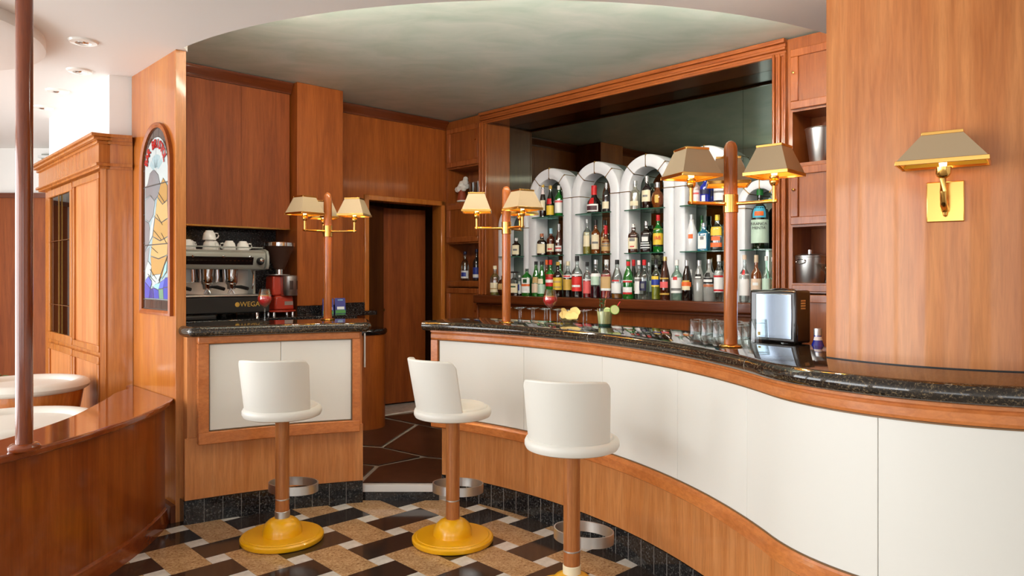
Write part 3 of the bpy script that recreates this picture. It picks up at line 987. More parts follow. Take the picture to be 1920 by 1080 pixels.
def bar_lamp(x, y, angs, label):
    t = empty('bar_lamp', (x, y, ZT))
    MB().lathe([(0.026, 0.0), (0.0275, 0.005), (0.0275, 0.815), (0.026, 0.83), (0.02, 0.845), (0.01, 0.853), (0.0, 0.855)], 28).build('pole', 'wood_pole', t)
    MB().lathe([(0.046, 0.0), (0.048, 0.004), (0.044, 0.009), (0.03, 0.012), (0.0276, 0.013)], 28).build('base_ring', 'brass', t)
    MB().lathe([(0.0278, 0.555), (0.0305, 0.557), (0.0305, 0.63), (0.0278, 0.632)], 28).build('collar', 'brass', t)
    for a in angs:
        q = math.radians(a)
        d = Vector((math.cos(q), math.sin(q), 0))
        L = 0.185
        ar = MB().tube([d * 0.028 + Vector((0, 0, 0.592)), d * (L + 0.012) + Vector((0, 0, 0.592))], 0.0075, 12)
        ar.tube([d * L + Vector((0, 0, 0.588)), d * L + Vector((0, 0, 0.66))], 0.0085, 12)
        ao = ar.build('arm', 'brass', t)
        MB().lathe([(0.009, 0.0), (0.012, 0.002), (0.017, 0.01), (0.019, 0.02), (0.016, 0.028), (0.018, 0.032), (0.018, 0.04), (0.0, 0.042)], 18, (d.x * L, d.y * L, 0.652)).build('socket', 'brass', ao)
        shade_parts(t, d.x * L, d.y * L, 0.690, q, 0.176, 0.176, 0.098, 0.098, 0.116)
    return tag(t, label, 'lamp', 'brass three-armed lamps on the bar')
bar_lamp(-1.235, 4.88, (-7, 113, 233), 'wooden lamp post with three brass-rimmed shades on the short left counter')
bar_lamp(-0.035, 4.55, (180, 62, 302), 'wooden lamp post with three brass-rimmed shades standing behind the wine drink')
bar_lamp(0.907, 3.02, (77, -43, 197), 'tallest looking wooden lamp post with three brass-rimmed shades, beside the black dispenser')

# wall lamp on the pillar
sa = math.radians(235)
sd_ = Vector((math.cos(sa), math.sin(sa)))
sp = PC0 + sd_ * PRR
wl_ = empty('wall_lamp', (sp.x, sp.y, 1.62), sa + PI / 2)
MB().box(-0.052, 0.052, -0.008, 0.006, 0.0, 0.128).build('back_plate', 'brass', wl_, bevel=0.003)
arm = MB()
pts = [Vector((0, -0.008, 0.045)), Vector((0, -0.03, 0.04)), Vector((0, -0.06, 0.05)), Vector((0, -0.075, 0.068)), Vector((0, -0.08, 0.09)), Vector((0, -0.08, 0.135))]
arm.tube(pts, [0.007, 0.012, 0.011, 0.0095, 0.0095, 0.0095], 14)
arm.lathe([(0.0, 0), (0.006, 0.004), (0.011, 0.03), (0.0, 0.035)], 12, (0, -0.025, 0.016))
ao = arm.build('arm', 'brass', wl_)
MB().lathe([(0.01, 0.0), (0.016, 0.004), (0.022, 0.014), (0.023, 0.034), (0.0, 0.036)], 20, (0, -0.08, 0.13)).build('socket', 'brass', ao)
shade_parts(wl_, 0, -0.085, 0.168, 0.0, 0.24, 0.15, 0.105, 0.07, 0.096, 0.12)
tag(wl_, 'brass wall lamp with taupe pyramid shade on the curved pillar', 'wall lamp')

# ------------------------------------------------------------------ bar stools
def stool(x, y, back_deg, foot_deg, collar, label):
    t = empty('bar_stool', (x, y, 0))
    MB().lathe([(0.205, 0.0), (0.218, 0.004), (0.222, 0.012), (0.222, 0.026), (0.214, 0.033), (0.2, 0.034), (0.196, 0.037), (0.106, 0.038), (0.105, 0.042), (0.105, 0.056), (0.1, 0.076), (0.089, 0.096), (0.072, 0.112), (0.052, 0.122), (0.04, 0.125), (0.0, 0.126)], 56).build('base', 'yellow_paint', t, smooth=32)
    if collar:
        MB().lathe([(0.0385, 0.122), (0.0405, 0.124), (0.0405, 0.160), (0.0385, 0.162)], 28).build('collar', collar, t)
    MB().lathe([(0.0375, 0.104), (0.0375, 0.682), (0.0, 0.682)], 28).build('column', 'wood_stool', t)
    MB().lathe([(0.0377, 0.222), (0.0386, 0.223), (0.0386, 0.228), (0.0377, 0.229)], 28).build('ring', 'steel', t)
    # foot loop: upright band bent into an oval
    q = math.radians(foot_deg)
    fx, fy = math.cos(q), math.sin(q)
    ox, oy = fx * 0.114, fy * 0.114
    path = []
    N = 48
    for k in range(N + 1):
        a = 2 * PI * k / N
        lx, ly = 0.105 * math.cos(a), 0.142 * math.sin(a)
        n2 = Vector((math.cos(a) / 0.105, math.sin(a) / 0.142)).normalized()
        X = ox + lx * fx - ly * fy
        Y = oy + lx * fy + ly * fx
        path.append(((X, Y), (n2.x * fx - n2.y * fy, n2.x * fy + n2.y * fx)))
    MB().sweep(path, [(-0.003, 0.238), (0.003, 0.238), (0.003, 0.286), (-0.003, 0.286)]).build('footrest', 'steel', t)
    MB().lathe([(0.06, 0.678), (0.19, 0.68), (0.204, 0.686), (0.211, 0.7), (0.211, 0.716), (0.204, 0.73), (0.192, 0.736), (0.186, 0.734), (0.184, 0.74), (0.172, 0.748), (0.0, 0.752)], 64).build('seat', 'cream_stool', t)
    # curved backrest shell
    b0 = math.radians(back_deg)
    nu, nv = 34, 12
    SP = math.radians(68)
    outer, inner = [], []
    for j in range(nv + 1):
        for i in range(nu + 1):
            u = -1 + 2 * i / nu
            a = b0 + SP * u * (1 - 0.05 * (j / nv))
            top = 0.282 - 0.012 * abs(u) ** 4 - 0.03 * max(0, (abs(u) - 0.88) / 0.12) ** 2
            zz = 0.728 + top * j / nv
            r = 0.198 + 0.016 * (j / nv)
            outer.append((r, a, zz))
    vs = []
    for (r, a, zz) in outer:
        le = 0.04 * max(0, zz - 0.728) / 0.28
        vs.append((r * math.cos(a) + le * math.cos(b0), r * math.sin(a) + le * math.sin(b0), zz))
    for (r, a, zz) in outer:
        le = 0.04 * max(0, zz - 0.728) / 0.28
        vs.append(((r - 0.026) * math.cos(a) + le * math.cos(b0), (r - 0.026) * math.sin(a) + le * math.sin(b0), zz))
    n1 = nu + 1
    off = n1 * (nv + 1)
    fs = []
    for j in range(nv):
        for i in range(nu):
            k = j * n1 + i
            fs.append([k, k + 1, k + n1 + 1, k + n1])
            fs.append([off + k + 1, off + k, off + k + n1, off + k + n1 + 1])
    for i in range(nu):
        fs.append([i + 1, i, off + i, off + i + 1])
        k = nv * n1 + i
        fs.append([k, k + 1, off + k + 1, off + k])
    for j in range(nv):
        k = j * n1
        fs.append([k, k + n1, off + k + n1, off + k])
        k = j * n1 + nu
        fs.append([k + n1, k, off + k, off + k + n1])
    MB().add(vs, fs).build('backrest', 'cream_stool', t, bevel=0.009, bseg=3, smooth=70)
    return tag(t, label, 'bar stool', 'cream bar stools on yellow bases')
stool(-1.262, 4.0, -92, 76, 'steel', 'cream bar stool with grey collar on its yellow base, before the short counter')
stool(-0.324, 3.98, -137, 80, None, 'cream bar stool turned sideways at the passage, yellow base without collar')
stool(0.267, 3.25, -105, 57, 'print_cream', 'nearest cream bar stool whose yellow base is cut by the picture edge')

# ------------------------------------------------------------------ back bar millwork
Z3 = ZG
def bbroot(name):
    return empty(name, (CORNER.x, CORNER.y, 0), BBR)
def cab_column(name, a0, a1, label, knob_side):
    t = bbroot(name)
    m = MB()
    m.box(a0, a0 + 0.035, 0, 0.3, 0.1, Z3 - 0.01).box(a1 - 0.035, a1, 0, 0.3, 0.1, Z3 - 0.01).box(a0 + 0.035, a1 - 0.035, 0.28, 0.3, 0.1, Z3 - 0.01)
    m.box(a0 + 0.035, a1 - 0.035, 0, 0.28, 2.96, Z3 - 0.01)
    for z0, z1 in ((2.545, 2.57), (2.165, 2.2), (1.775, 1.80), (1.335, 1.40), (0.1, 0.16)):
        m.box(a0 + 0.035, a1 - 0.035, 0.0, 0.28, z0, z1)
    m.build('carcass', 'wood_back', t)
    MB().box(a0 + 0.035, a1 - 0.035, -0.012, 0.0, 1.345, 1.39).build('shelf_lip', 'wood_back', t, bevel=0.004)
    for z0, z1 in ((2.56, 2.96), (1.79, 2.175), (0.2, 1.325)):
        d = framed(t, a0 + 0.03, a1 - 0.03, z0, z1, 0.052, -0.001, 'door', 'wood_back', 'wood_frame')
        kx = a1 - 0.055 if knob_side > 0 else a0 + 0.055
        kz = (z0 + z1) / 2 + 0.04 if z0 > 1 else 1.1
        MB().lathe([(0.004, 0.0), (0.005, 0.006), (0.009, 0.011), (0.008, 0.017), (0.0, 0.02)], 12).build('knob', 'brass', d, (kx, -0.023, kz)).rotation_euler = (PI / 2, 0, 0)
    return tag(t, label, 'cabinet')
cab_column('cabinet_column', 0.005, 0.562, 'narrow wooden cabinet column with open niches, left of the mirror', 1)
cab_column('cabinet_column', 3.692, 4.35, 'wooden cabinet column with open niches, between the mirror and the pillar', -1)
# mirror frame
fm = bbroot('mirror_frame')
def fluted(x0, x1, vertical, z0, z1, name, mat):
    m = MB()
    n = 5
    w = (x1 - x0) / n
    dep = [0.045, 0.028, 0.036, 0.02, 0.03]
    for k in range(n):
        if vertical:
            m.box(x0 + k * w, x0 + (k + 1) * w, -dep[k], 0.0, z0, z1)
    return m.build(name, mat, fm, bevel=0.006, bseg=2)
fluted(0.564, 0.655, True, 1.265, Z3 - 0.1, 'side_moulding', 'wood_frame')
fluted(3.602, 3.69, True, 1.265, Z3 - 0.1, 'side_moulding', 'wood_frame')
m = MB()
for k, (z0, z1, d) in enumerate(((2.93, 2.95, 0.03), (2.95, 2.97, 0.02), (2.97, 2.99, 0.036), (2.99, 3.015, 0.028), (3.015, 3.045, 0.048))):
    m.box(0.564, 3.69, -d, 0.0, z0, z1)
m.build('head_moulding', 'wood_frame_h', fm, bevel=0.005)
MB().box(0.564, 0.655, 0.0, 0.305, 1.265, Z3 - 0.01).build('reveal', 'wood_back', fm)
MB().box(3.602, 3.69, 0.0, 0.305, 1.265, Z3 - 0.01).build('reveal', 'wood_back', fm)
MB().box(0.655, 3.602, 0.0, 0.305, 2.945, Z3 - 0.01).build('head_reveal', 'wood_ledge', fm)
tag(fm, 'wide fluted wooden frame around the big bar mirror', 'frame')
mr_ = bbroot('bar_mirror')
for a, b2 in ((0.656, 1.0), (1.0, 3.205), (3.205, 3.601)):
    MB().box(a + 0.001, b2 - 0.001, 0.292, 0.304, 1.266, 2.944).build('mirror_pane', 'mirror', mr_)
tag(mr_, 'large dark tinted mirror behind the bottles', 'mirror')
lg = bbroot('bottle_ledge')
MB().box(0.566, 3.688, -0.115, 0.29, 1.185, 1.265).build('board', 'wood_ledge', lg, bevel=0.012, bseg=3)
MB().box(0.58, 3.68, -0.085, -0.02, 1.16, 1.185).build('under_moulding', 'wood_ledge', lg, bevel=0.006)
MB().box(0.57, 3.69, -0.02, 0.29, 0.1, 1.185).build('lower_panelling', 'wood_back', lg)
tag(lg, 'long dark wooden ledge carrying the front row of bottles', 'ledge')

# white arches
SH1, SH2 = 1.63, 1.985
def arch(ac, R, ztop, label, shelves):
    t = empty('arch_niche', BB(ac, 0, 1.265), BBR)
    zs = ztop - R - 1.265
    ri = R - 0.105 if R > 0.25 else R - 0.07
    n = 24
    path = [(-R + 0.001, 0), (-R + 0.001, zs)] + [((R - 0.001) * -math.cos(PI * k / n), zs + (R - 0.001) * math.sin(PI * k / n)) for k in range(1, n)] + [(R - 0.001, zs), (R - 0.001, 0)]
    inn = [(-ri, 0), (-ri, zs)] + [(ri * -math.cos(PI * k / n), zs + ri * math.sin(PI * k / n)) for k in range(1, n)] + [(ri, zs), (ri, 0)]
    vs, fs = [], []
    ch = 0.02      # rounded inner and outer front edges
    y0, y1 = 0.13, 0.289
    K = len(path)
    rings = []
    for (o, i_) in zip(path, inn):
        d = Vector((o[0] - i_[0], o[1] - i_[1]))
        d.normalize()
        oo = Vector(o)
        ii = Vector(i_)
        rings.append([(oo.x, y1, oo.y), (oo.x, y0 + ch, oo.y), ((oo - d * 0.006).x, y0 + 0.006, (oo - d * 0.006).y), ((oo - d * ch).x, y0, (oo - d * ch).y),
                      ((ii + d * ch).x, y0, (ii + d * ch).y), ((ii + d * 0.006).x, y0 + 0.006, (ii + d * 0.006).y), (ii.x, y0 + ch, ii.y), (ii.x, y1, ii.y)])
    for r in rings:
        vs += r
    for k in range(K - 1):
        for q in range(8):
            fs.append([k * 8 + q, k * 8 + (q + 1) % 8, (k + 1) * 8 + (q + 1) % 8, (k + 1) * 8 + q])
    fs.append(list(range(8)))
    fs.append([(K - 1) * 8 + q for q in range(8)])
    MB().add(vs, fs).build('arch_surround', 'arch_white', t, smooth=28)
    for a in (90, 45, 135):
        q = math.radians(a)
        d = Vector((math.cos(q), math.sin(q)))
        nn = Vector((-d.y, d.x)) * 0.003
        p0, p1 = d * (ri - 0.001), d * (R + 0.001)
        MB().prism_xz([((p0 + nn).x, zs + (p0 + nn).y), ((p1 + nn).x, zs + (p1 + nn).y), ((p1 - nn).x, zs + (p1 - nn).y), ((p0 - nn).x, zs + (p0 - nn).y)], y0 - 0.0015, y1 - 0.02).build('brass_inlay', 'brass_dark', t)
    for sx_ in (-1, 1):
        x0, x1 = sorted((sx_ * (ri - 0.001), sx_ * R))
        MB().box(x0, x1, y0 - 0.0015, y1 - 0.02, zs - 0.026, zs - 0.02).build('brass_inlay', 'brass_dark', t)
    for z in shelves:
        m = MB().prism([(-ri + 0.002, 0.287), (-ri + 0.002, 0.128), (-ri - 0.035, 0.115), (-ri - 0.03, 0.105), (0, 0.075), (ri + 0.03, 0.105), (ri + 0.035, 0.115), (ri - 0.002, 0.128), (ri - 0.002, 0.287)], z - 1.265, z - 1.265 + 0.008)
        o = m.build('glass_shelf', 'shelf_glass', t)
        MB().prism([(-ri - 0.036, 0.112), (-ri - 0.03, 0.1035), (0, 0.0735), (ri + 0.03, 0.1035), (ri + 0.036, 0.112), (ri + 0.03, 0.1055), (0, 0.0755), (-ri - 0.03, 0.1055)], z - 1.265 + 0.0005, z - 1.265 + 0.0075).build('polished_edge', 'shelf_edge', o)
    return tag(t, label, 'arch', 'white arches in front of the mirror')
for k, ac in enumerate((1.352, 1.893, 2.432, 2.97)):
    arch(ac, 0.27, 2.44, ['first tall white arch from the left, with brass inlay and glass shelves', 'second tall white arch, holding the bell-shaped red-ribbon bottle',
                          'third tall white arch, holding the yellow-labelled green whisky', 'fourth tall white arch, half hidden by the tall lamp shades'][k], (SH1, SH2))
arch(0.866, 0.213, 2.14, 'low narrow white arch at the left end of the mirror', (SH1,))
arch(3.42, 0.178, 2.14, 'low narrow white arch at the right end, holding the very large bottle', (SH1,))

BOTTLES = [
    (0.792, -0.03, 1.265, 0.282, 0.0435, 'bord', 'clear', ('straw', 0.4), ('cream', 0.12), [(0.1, 0.42, 75, 'cream'), (0.2, 0.24, 50, 'tan')], 'pale clear bottle with cream cap and cream label, leftmost on the ledge', None),
    (0.913, -0.03, 1.265, 0.185, 0.0581, 'flask', 'brown', None, ('black', 0.1), [(0.3, 0.6, 40, 'tan')], 'squat round brown bottle half hidden behind the lamp post', None),
    (1.066, -0.03, 1.265, 0.225, 0.0423, 'sqr', 'clear', ('cola', 0.45), ('blackflat', 0.1), [(0.12, 0.5, 60, 'cream'), (0.34, 0.4, 35, 'dgreen')], 'square clear bottle with a wide flat black stopper and cream label', None),
    (1.099, 0.0, 1.265, 0.19, 0.0224, 'bord', 'clear', ('cola', 0.4), ('white', 0.1), [(0.1, 0.7, 70, 'white'), (0.25, 0.55, 25, 'blue')], 'slim bottle with a blue and white label beside the square clear bottle', None),
    (1.228, -0.03, 1.265, 0.249, 0.0391, 'sqg', 'green', None, ('black', 0.1), [(0.12, 0.66, 62, 'white'), (0.36, 0.44, 62, 'orange'), (0.48, 0.62, 25, 'dgreen')], 'square green bottle with white label and an orange band', None),
    (1.345, -0.03, 1.265, 0.315, 0.0362, 'slope', 'green', None, ('black', 0.1), [(0.1, 0.36, 80, 'tanpink'), (0.38, 0.55, 40, 'tan')], 'green bottle with black cap and pinkish label', None),
    (1.419, -0.03, 1.265, 0.314, 0.0359, 'slope', 'green', None, ('black', 0.1), [(0.08, 0.34, 80, 'mint'), (0.36, 0.5, 40, 'cream')], 'green bottle with black cap and pale mint label', None),
    (1.392, 0.06, 1.265, 0.33, 0.0291, 'bord', 'amber', None, ('orange', 0.14), [(0.2, 0.5, 60, 'tan')], 'amber bottle with orange cap behind the green red-capped bottle', None),
    (1.524, -0.03, 1.265, 0.327, 0.0402, 'bord', 'green', None, ('red', 0.14), [(0.28, 0.6, 70, 'red'), (0.38, 0.46, 70, 'white')], 'dark green bottle with red cap and slanting red and white label', None),
    (1.557, 0.06, 1.265, 0.323, 0.0333, 'bord', 'green', None, ('white', 0.1), [(0.3, 0.6, 70, 'yellow')], 'green bottle with white cap behind the yellow labelled dark bottle', None),
    (1.614, -0.03, 1.265, 0.307, 0.0398, 'bord', 'cola', None, ('gold', 0.1), [(0.2, 0.55, 85, 'yellow'), (0.4, 0.46, 60, 'tan'), (0.26, 0.3, 60, 'tan')], 'dark bottle with gold cap and wide yellow label', None),
    (1.733, -0.03, 1.265, 0.31, 0.0392, 'bord', 'clear', ('cola', 0.62), ('cream', 0.12), [(0.2, 0.5, 70, 'gold'), (0.54, 0.62, 75, 'white'), (0.56, 0.6, 45, 'red')], 'dark liqueur bottle with gold label under a white and red band', None),
    (1.838, -0.03, 1.265, 0.354, 0.0433, 'bord', 'clear', ('cola', 0.52), ('black', 0.12), [(0.15, 0.5, 75, 'scarlet'), (0.52, 0.56, 75, 'white'), (0.25, 0.3, 50, 'white')], 'tall black-capped bottle with a big scarlet label', None),
    (1.951, -0.03, 1.265, 0.302, 0.0338, 'bord', 'clear', ('red', 0.5), ('black', 0.12), [(0.12, 0.46, 75, 'rose'), (0.48, 0.52, 75, 'white')], 'black-capped red liqueur bottle with rose label', None),
    (2.044, -0.03, 1.265, 0.319, 0.0401, 'bord', 'clear', ('plum', 0.3), ('clearcap', 0.12), [(0.34, 0.56, 55, 'mint'), (0.56, 0.64, 80, 'white')], 'clear bottle with plum liquid and an octagonal white label', None),
    (2.158, -0.03, 1.265, 0.317, 0.0417, 'sqr', 'clear', ('red', 0.62), ('white', 0.12), [(0.26, 0.56, 50, 'tan'), (0.2, 0.26, 60, 'white')], 'square-shouldered bright red bottle with white cap and beige label', None),
    (2.269, -0.03, 1.265, 0.315, 0.0433, 'slope2', 'clear', ('honey', 0.12), ('black', 0.12), [(0.14, 0.4, 60, 'white'), (0.44, 0.48, 40, 'red')], 'nearly empty clear bottle with black cap and small white label', None),
    (2.367, 0.06, 1.265, 0.315, 0.0303, 'slope', 'dgreen', None, ('red', 0.16), [(0.2, 0.4, 60, 'cream')], 'dark bottle with red cap behind the bright green one', None),
    (2.382, -0.03, 1.265, 0.313, 0.0406, 'slope2', 'green', None, ('redg', 0.16), [(0.12, 0.3, 60, 'white'), (0.12, 0.17, 60, 'red'), (0.42, 0.46, 60, 'red'), (0.46, 0.48, 60, 'white')], 'bright green bottle with red neck foil and red and white labels', None),
    (2.487, -0.03, 1.265, 0.307, 0.0316, 'bord', 'clear', None, ('pinkw', 0.12), [(0.14, 0.56, 75, 'white'), (0.46, 0.52, 60, 'gray')], 'clear bottle with pale pink cap and tall white label', None),
    (2.519, 0.06, 1.265, 0.291, 0.0255, 'bord', 'clear', None, ('clearcap', 0.1), [(0.2, 0.5, 50, 'mint')], 'clear bottle tucked behind the red-capped clear bottle', None),
    (2.538, -0.03, 1.265, 0.311, 0.0377, 'bord', 'clear', None, ('red', 0.14), [(0.22, 0.46, 45, 'navy'), (0.28, 0.4, 20, 'gray')], 'clear bottle with red cap and dark round emblem', None),
    (2.649, -0.03, 1.265, 0.313, 0.0331, 'bord', 'clear', ('lemon', 0.34), ('black', 0.12), [(0.36, 0.5, 75, 'blue'), (0.5, 0.58, 50, 'yellow'), (0.32, 0.36, 60, 'yellow')], 'yellow lemon liqueur bottle with blue label and black cap', None),
    (2.732, -0.03, 1.265, 0.332, 0.0368, 'taper', 'brown', None, ('goldw', 0.1), [(0.28, 0.42, 50, 'rose'), (0.12, 0.16, 70, 'gold'), (0.48, 0.51, 60, 'gold')], 'tapered brown glass bottle with gold script and small pink label', None),
    (2.838, -0.03, 1.265, 0.306, 0.0403, 'bord', 'clearg', None, ('white', 0.14), [(0.18, 0.56, 70, 'white'), (0.5, 0.58, 22, 'red'), (0.24, 0.3, 60, 'gray')], 'clear greenish bottle with white cap and white label with red dot', None),
    (2.906, 0.06, 1.265, 0.233, 0.0162, 'bord', 'white', None, ('white', 0.12), [(0.2, 0.5, 60, 'gray')], 'little white bottle peeping out behind the black cream-liqueur bottle', None),
    (2.926, -0.03, 1.265, 0.301, 0.0379, 'taper', 'black', None, ('silver', 0.14), [(0.34, 0.46, 60, 'orange'), (0.26, 0.36, 45, 'cream'), (0.46, 0.5, 40, 'gold')], 'black cream-liqueur bottle with orange label and silver neck', None),
    (3.031, -0.03, 1.265, 0.299, 0.0373, 'taper', 'frost', ('lime', 0.14), ('silver', 0.14), [(0.54, 0.66, 45, 'black'), (0.56, 0.6, 35, 'white')], 'frosted bottle with a little green liquid left at the bottom', None),
    (3.115, -0.03, 1.265, 0.305, 0.0388, 'bord', 'frost', None, ('silver', 0.1), [(0.42, 0.56, 80, 'black'), (0.46, 0.52, 50, 'white'), (0.34, 0.4, 80, 'copper'), (0.58, 0.68, 30, 'black')], 'frosted bottle with black and copper label', None),
    (3.193, -0.03, 1.265, 0.335, 0.0327, 'bord', 'clear', None, ('white', 0.14), [(0.2, 0.66, 75, 'white'), (0.52, 0.56, 75, 'red'), (0.22, 0.26, 75, 'red')], 'clear bottle with white label edged in red beside the tall lamp post', None),
    (3.394, -0.03, 1.265, 0.331, 0.0336, 'slope3', 'clear', None, ('tanpink', 0.1), [(0.14, 0.6, 80, 'white'), (0.58, 0.68, 20, 'red')], 'clear bottle with tall white label and red dot, right of the tall lamp post', None),
    (3.482, -0.03, 1.265, 0.329, 0.0332, 'bord', 'amber', None, ('cork', 0.16), [(0.26, 0.5, 85, 'tanpink'), (0.36, 0.42, 30, 'white')], 'amber bottle with cork stopper and pale pink label', None),
    (3.556, -0.03, 1.265, 0.32, 0.0255, 'slope3', 'clearg', None, ('white', 0.1), [(0.24, 0.52, 75, 'mint')], 'pale green clear bottle with mint label beside the amber one', None),
    (3.567, 0.04, 1.265, 0.314, 0.0221, 'slope3', 'clear', None, ('white', 0.1), [(0.3, 0.5, 60, 'cream')], 'last clear bottle on the ledge against the mirror frame', None),
    (0.88, 0.17, 1.638, 0.179, 0.0388, 'sqr', 'cola', None, ('white', 0.16), [(0.1, 0.6, 60, 'cream'), (0.3, 0.4, 30, 'gray')], 'dark square bottle with cream label in the leftmost low arch', None),
    (1.225, 0.17, 1.638, 0.206, 0.0424, 'sqr', 'cola', None, ('copper', 0.16), [(0.1, 0.72, 55, 'cream')], 'square dark bottle with copper cap in the first tall arch, lower shelf', None),
    (1.341, 0.17, 1.638, 0.25, 0.0394, 'bord', 'brandy', None, ('skyc', 0.2), [(0.14, 0.42, 60, 'cream'), (0.2, 0.26, 30, 'red')], 'brandy bottle with pale blue neck and shield label, lower shelf', None),
    (1.442, 0.17, 1.638, 0.285, 0.0341, 'slope', 'brandy2', None, ('silver', 0.2), [(0.12, 0.3, 70, 'white'), (0.2, 0.24, 60, 'red'), (0.4, 0.48, 25, 'white')], 'long-necked bottle with silver foil in the first tall arch, lower shelf', None),
    (1.78, 0.17, 1.638, 0.31, 0.0399, 'bord', 'clear', ('straw', 0.28), ('clearcap', 0.12), [(0.22, 0.62, 42, 'cream')], 'clear bottle with tall oval cream label in the second arch', None),
    (1.932, 0.22, 1.638, 0.294, 0.0302, 'bord', 'amber', None, ('black', 0.14), [(0.2, 0.5, 60, 'tan')], 'amber bottle with black cap behind the red-sealed whisky', None),
    (1.877, 0.17, 1.638, 0.299, 0.0395, 'bord', 'amber', None, ('black', 0.16), [(0.14, 0.56, 55, 'cream'), (0.3, 0.36, 40, 'gray')], 'amber whisky bottle with black cap and cream label in the second arch', None),
    (1.99, 0.17, 1.638, 0.243, 0.039, 'flaskn', 'amber', None, ('red', 0.3), [(0.1, 0.5, 80, 'tan'), (0.34, 0.38, 55, 'gray'), (0.26, 0.29, 55, 'gray')], 'whisky bottle with red wax neck and big tan label', None),
    (2.284, 0.17, 1.638, 0.241, 0.0421, 'sqr', 'brown', None, ('white', 0.12), [(0.14, 0.68, 70, 'cream'), (0.2, 0.24, 25, 'red'), (0.4, 0.5, 30, 'gray')], 'dark whisky bottle with white cap and long white label in the third arch', None),
    (2.413, 0.17, 1.638, 0.257, 0.0436, 'sqr', 'cola', None, ('clearcap', 0.14), [(0.1, 0.56, 70, 'black'), (0.36, 0.5, 32, 'white'), (0.14, 0.17, 50, 'white'), (0.22, 0.25, 50, 'white'), (0.29, 0.32, 40, 'white')], 'square whisky bottle with black and white label in the third arch', None),
    (2.528, 0.17, 1.638, 0.302, 0.0408, 'bord', 'green', None, ('red', 0.16), [(0.16, 0.62, 80, 'yellow'), (0.16, 0.2, 80, 'black')], 'green whisky bottle with red cap and yellow label', [('J&B', 0.38, 0.04, 'scarlet')]),
    (2.84, 0.17, 1.638, 0.287, 0.0475, 'slope', 'white', None, ('clearcap', 0.14), [(0.34, 0.46, 22, 'orange')], 'opaque white bottle with a small orange emblem in the fourth arch', None),
    (2.886, 0.24, 1.638, 0.28, 0.029, 'slope', 'green', None, ('dgreen', 0.12), [(0.2, 0.4, 60, 'mint')], 'green bottle half hidden behind the blue square bottle', None),
    (2.948, 0.17, 1.638, 0.215, 0.0448, 'sqr', 'bluec', None, ('silver', 0.14), [(0.08, 0.62, 38, 'white'), (0.4, 0.52, 18, 'gray')], 'square pale blue gin bottle with tall white label', None),
    (3.062, 0.17, 1.638, 0.27, 0.0441, 'sqr', 'clear', None, ('yellow', 0.16), [(0.42, 0.66, 60, 'yellow'), (0.28, 0.4, 40, 'orange'), (0.1, 0.22, 60, 'orange')], 'clear square bottle with yellow and orange label in the fourth arch', None),
    (3.405, 0.17, 1.638, 0.452, 0.0613, 'bord', 'dgreen', None, ('green', 0.14), [(0.1, 0.47, 80, 'mint'), (0.5, 0.68, 46, 'skyb'), (0.53, 0.6, 30, 'orange')], 'very large dark bottle with mint label and round bird medallion', [('BRANCA', 0.40, 0.028, 'black'), ('MENTA', 0.335, 0.028, 'black')]),
    (1.239, 0.17, 1.993, 0.319, 0.0324, 'slope', 'cola', None, ('gold', 0.12), [(0.2, 0.5, 60, 'cream'), (0.68, 0.84, 70, 'pinkw')], 'dark bottle with gold cap and white neck label on the upper shelf', None),
    (1.335, 0.17, 1.993, 0.29, 0.037, 'slope', 'dgreen', None, ('gold', 0.12), [(0.06, 0.36, 80, 'yellow'), (0.4, 0.58, 40, 'red')], 'dark bottle with bright yellow label and red seal on the upper shelf', None),
    (1.442, 0.17, 1.993, 0.281, 0.039, 'bord', 'green', None, ('white', 0.14), [(0.1, 0.52, 80, 'white'), (0.44, 0.5, 80, 'rose')], 'green bottle with white cap and pink-edged white label, upper shelf', None),
    (1.859, 0.17, 1.993, 0.243, 0.0651, 'flaskn', 'cola', None, ('red', 0.34), [(0.06, 0.32, 55, 'white'), (0.1, 0.26, 45, 'plumd'), (0.33, 0.55, 20, 'red')], 'bell-shaped dark liqueur bottle with a red ribbon and seal', None),
    (1.996, 0.17, 1.993, 0.254, 0.0343, 'bord', 'smoke', None, ('silver', 0.18), [(0.12, 0.36, 60, 'cream')], 'dark slim bottle beside the bell-shaped red-ribbon bottle', None),
    (2.3, 0.17, 1.993, 0.243, 0.0442, 'bord', 'textured', None, ('clearcap', 0.14), [(0.14, 0.3, 50, 'cream')], 'clear embossed bottle in the third arch, upper shelf', None),
    (2.418, 0.17, 1.993, 0.271, 0.0414, 'bord', 'cola', None, ('silver', 0.18), [(0.22, 0.56, 65, 'cream'), (0.36, 0.42, 30, 'gray')], 'dark bottle with cream label and silver cap, upper shelf of third arch', None),
    (2.523, 0.17, 1.993, 0.209, 0.0516, 'flaskr', 'amber', None, ('silver', 0.2), [(0.2, 0.5, 18, 'gold')], 'round-bellied amber bottle with gold disc, upper shelf of third arch', None),
    (2.878, 0.17, 1.993, 0.226, 0.0329, 'bord', 'pink', None, ('white', 0.14), [(0.12, 0.5, 70, 'pinkw'), (0.36, 0.42, 50, 'rose')], 'pale pink bottle under the lamp shade, upper shelf of fourth arch', None),
    (2.957, 0.17, 1.993, 0.226, 0.0387, 'bord', 'blue', None, ('black', 0.14), [(0.34, 0.5, 70, 'navy'), (0.1, 0.3, 20, 'white')], 'deep blue bottle on the upper shelf of the fourth arch', None),
    (2.97, 0.24, 1.993, 0.223, 0.0225, 'bord', 'blue', None, ('black', 0.14), [(0.3, 0.5, 60, 'navy')], 'second deep blue bottle half hidden behind the first', None),
    (3.08, 0.17, 1.993, 0.254, 0.042, 'bord', 'clear', None, ('silver', 0.14), [(0.08, 0.5, 75, 'white'), (0.3, 0.36, 60, 'gray')], 'clear bottle with white label and silver cap near the lamp post, upper shelf', None),
]

